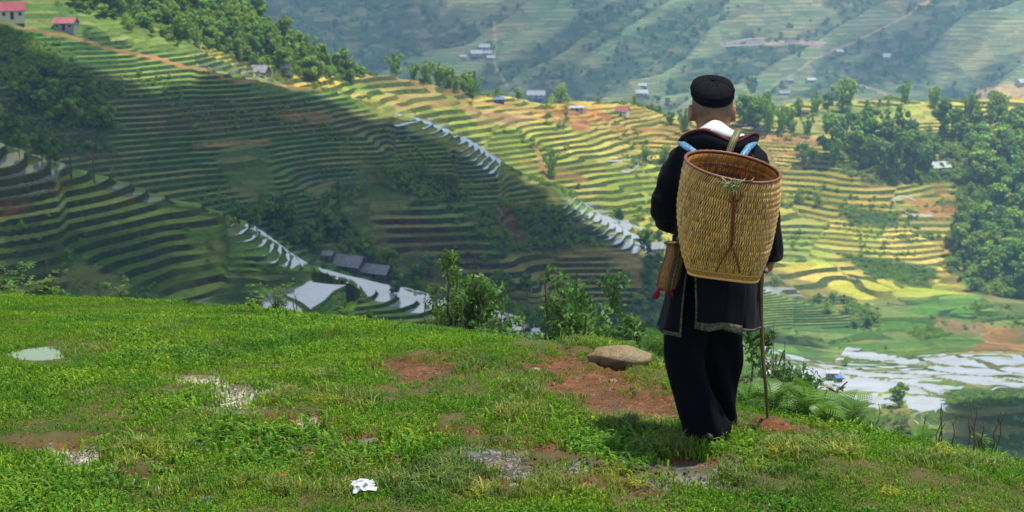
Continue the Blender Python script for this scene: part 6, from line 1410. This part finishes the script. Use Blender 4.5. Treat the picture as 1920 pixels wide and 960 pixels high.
# ================================================ CLOUDS that shade the left and middle hills, and the HAZE
def cloud(label, pts, alt, seed, mat=None):
    """pts: outline on the ground of the shade it throws, as (column, row, layers)"""
    W = []
    for px, Y, z in pts:
        s = (px - 960) / F * (CP + .17 * SP); k = (alt - z) / SUND.z; W.append((s * Y + SUND.x * k, Y + SUND.y * k))
    W = np.array(W); lo, hi = W.min(0) - 10, W.max(0) + 10; st = 9.0
    xs = np.arange(lo[0], hi[0], st); ys = np.arange(lo[1], hi[1], st); X, Y = np.meshgrid(xs, ys)
    jx = X + 14 * vnoise(X / 40, Y / 40, seed); jy = Y + 14 * vnoise(X / 40, Y / 40, seed + 1)
    ins = np.zeros(X.shape, bool); d = np.full(X.shape, 1e9)
    for (ax, ay), (bx, by) in zip(W, np.roll(W, -1, 0)):
        c = ((ay > jy) != (by > jy)) & (jx < (bx - ax) * (jy - ay) / (by - ay + 1e-9) + ax); ins ^= c
        q = np.clip(((jx - ax) * (bx - ax) + (jy - ay) * (by - ay)) / ((bx - ax)**2 + (by - ay)**2), 0, 1); d = np.minimum(d, np.hypot(jx - ax - q * (bx - ax), jy - ay - q * (by - ay)))
    sd = np.where(ins, d, -d); th = np.clip(sd, 0, 60); bil = np.abs(fbm(X / 45, Y / 45, 4, seed + 5))
    top = alt + 6 + th * .7 * (1 + .8 * bil); bot = alt - th * .12 * (1 + bil)
    f = sd > 0; idn = -np.ones(X.shape, int); idn[f] = np.arange(f.sum()); V = [(X[i], Y[i], top[i]) for i in zip(*np.where(f))] + [(X[i], Y[i], bot[i]) for i in zip(*np.where(f))]
    nb = int(f.sum()); Fs = []; H, Wd = X.shape; edges = {}
    full = f[:-1, :-1] & f[:-1, 1:] & f[1:, 1:] & f[1:, :-1]
    for r, c in zip(*np.where(full)):
        q = (idn[r, c], idn[r, c + 1], idn[r + 1, c + 1], idn[r + 1, c]); Fs.append(q); Fs.append(tuple(nb + i for i in q[::-1]))
        for a, b in zip(q, q[1:] + q[:1]): edges[(a, b)] = 1
    for a, b in edges:
        if (b, a) not in edges: Fs.append((b, a, nb + a, nb + b))
    me = bpy.data.meshes.new('cloud'); me.from_pydata([tuple(map(float, v)) for v in V], [], Fs); me.materials.append(mat or CLOUDM); me.polygons.foreach_set('use_smooth', [True] * len(me.polygons)); me.update()
    tag(link('cloud', me), label, None, None, 'stuff')
cm_ = NT('cloud_white'); cm_.col((.85, .86, .88)); cm_.rough(1.0, 0)
tp2 = cm_.n('BsdfTransparent'); ms2 = cm_.n('MixShader'); ms2.inputs[0].default_value = .22; cm_.l(cm_.b.outputs[0], ms2.inputs[1]); cm_.l(tp2.outputs[0], ms2.inputs[2]); cm_.l(ms2.outputs[0], cm_.out.inputs[0]); CLOUDM = cm_.m   # thin cloud lets part of the sun through
cloud('broad white cloud high over the left and middle hills', [(-2600,34,-20),(-900,190,-60),(-900,400,-30),(-100,402,-25),(150,412,-28),(330,420,-35),(480,428,-43),(640,448,-50),(760,455,-55),(870,450,-64),(1000,436,-75),(1120,428,-83),(1230,414,-92),(1400,404,-102),(1560,392,-107),(1620,370,-106),(1500,345,-103),(1340,320,-98),(1230,300,-95),(1150,200,-68),(1150,100,-45),(1250,34,-20),(960,30,-19)], 430, 5)  # near edge stretched towards the camera to darken the haze
cloud('smaller white cloud over the right of the valley', [(1760,225,-85),(2400,225,-85),(2400,275,-88),(1900,262,-86),(1760,245,-85)], 430, 25)
THIN = CLOUDM.copy(); THIN.name = 'thin_cloud_white'; [setattr(n_.inputs[0], 'default_value', .74) for n_ in THIN.node_tree.nodes if n_.type == 'MIX_SHADER']
cloud('long unseen white cloud added to vary the light on the far mountain', [(300, 1380, -150), (1250, 1400, -160), (1100, 1500, -120), (1250, 1640, -75), (900, 1760, -30), (300, 1700, -50)], 520, 45, THIN)  # unseen, added for soft shade variation on the far slope
cloud('small unseen white cloud added to shade the right of the far mountain', [(1500, 1500, -110), (1800, 1480, -120), (1900, 1620, -80), (1650, 1700, -60)], 520, 65, THIN)  # second unseen cloud, put in to mottle the far mountain with shade
hz = MB(); hz.box(-1400, 1400, -60, 2560, -190, 150)
hm = NT('haze'); hm.t.nodes.remove(hm.b); pv = hm.n('VolumePrincipled'); pv.inputs['Color'].default_value = (.40, .68, 1.0, 1); pv.inputs['Density'].default_value = HAZE_D
hm.l(pv.outputs[0], hm.out.inputs['Volume'])
tag(hz.build('haze', hm.m, None, False), 'thin blue haze filling the valley', None, None, 'stuff')
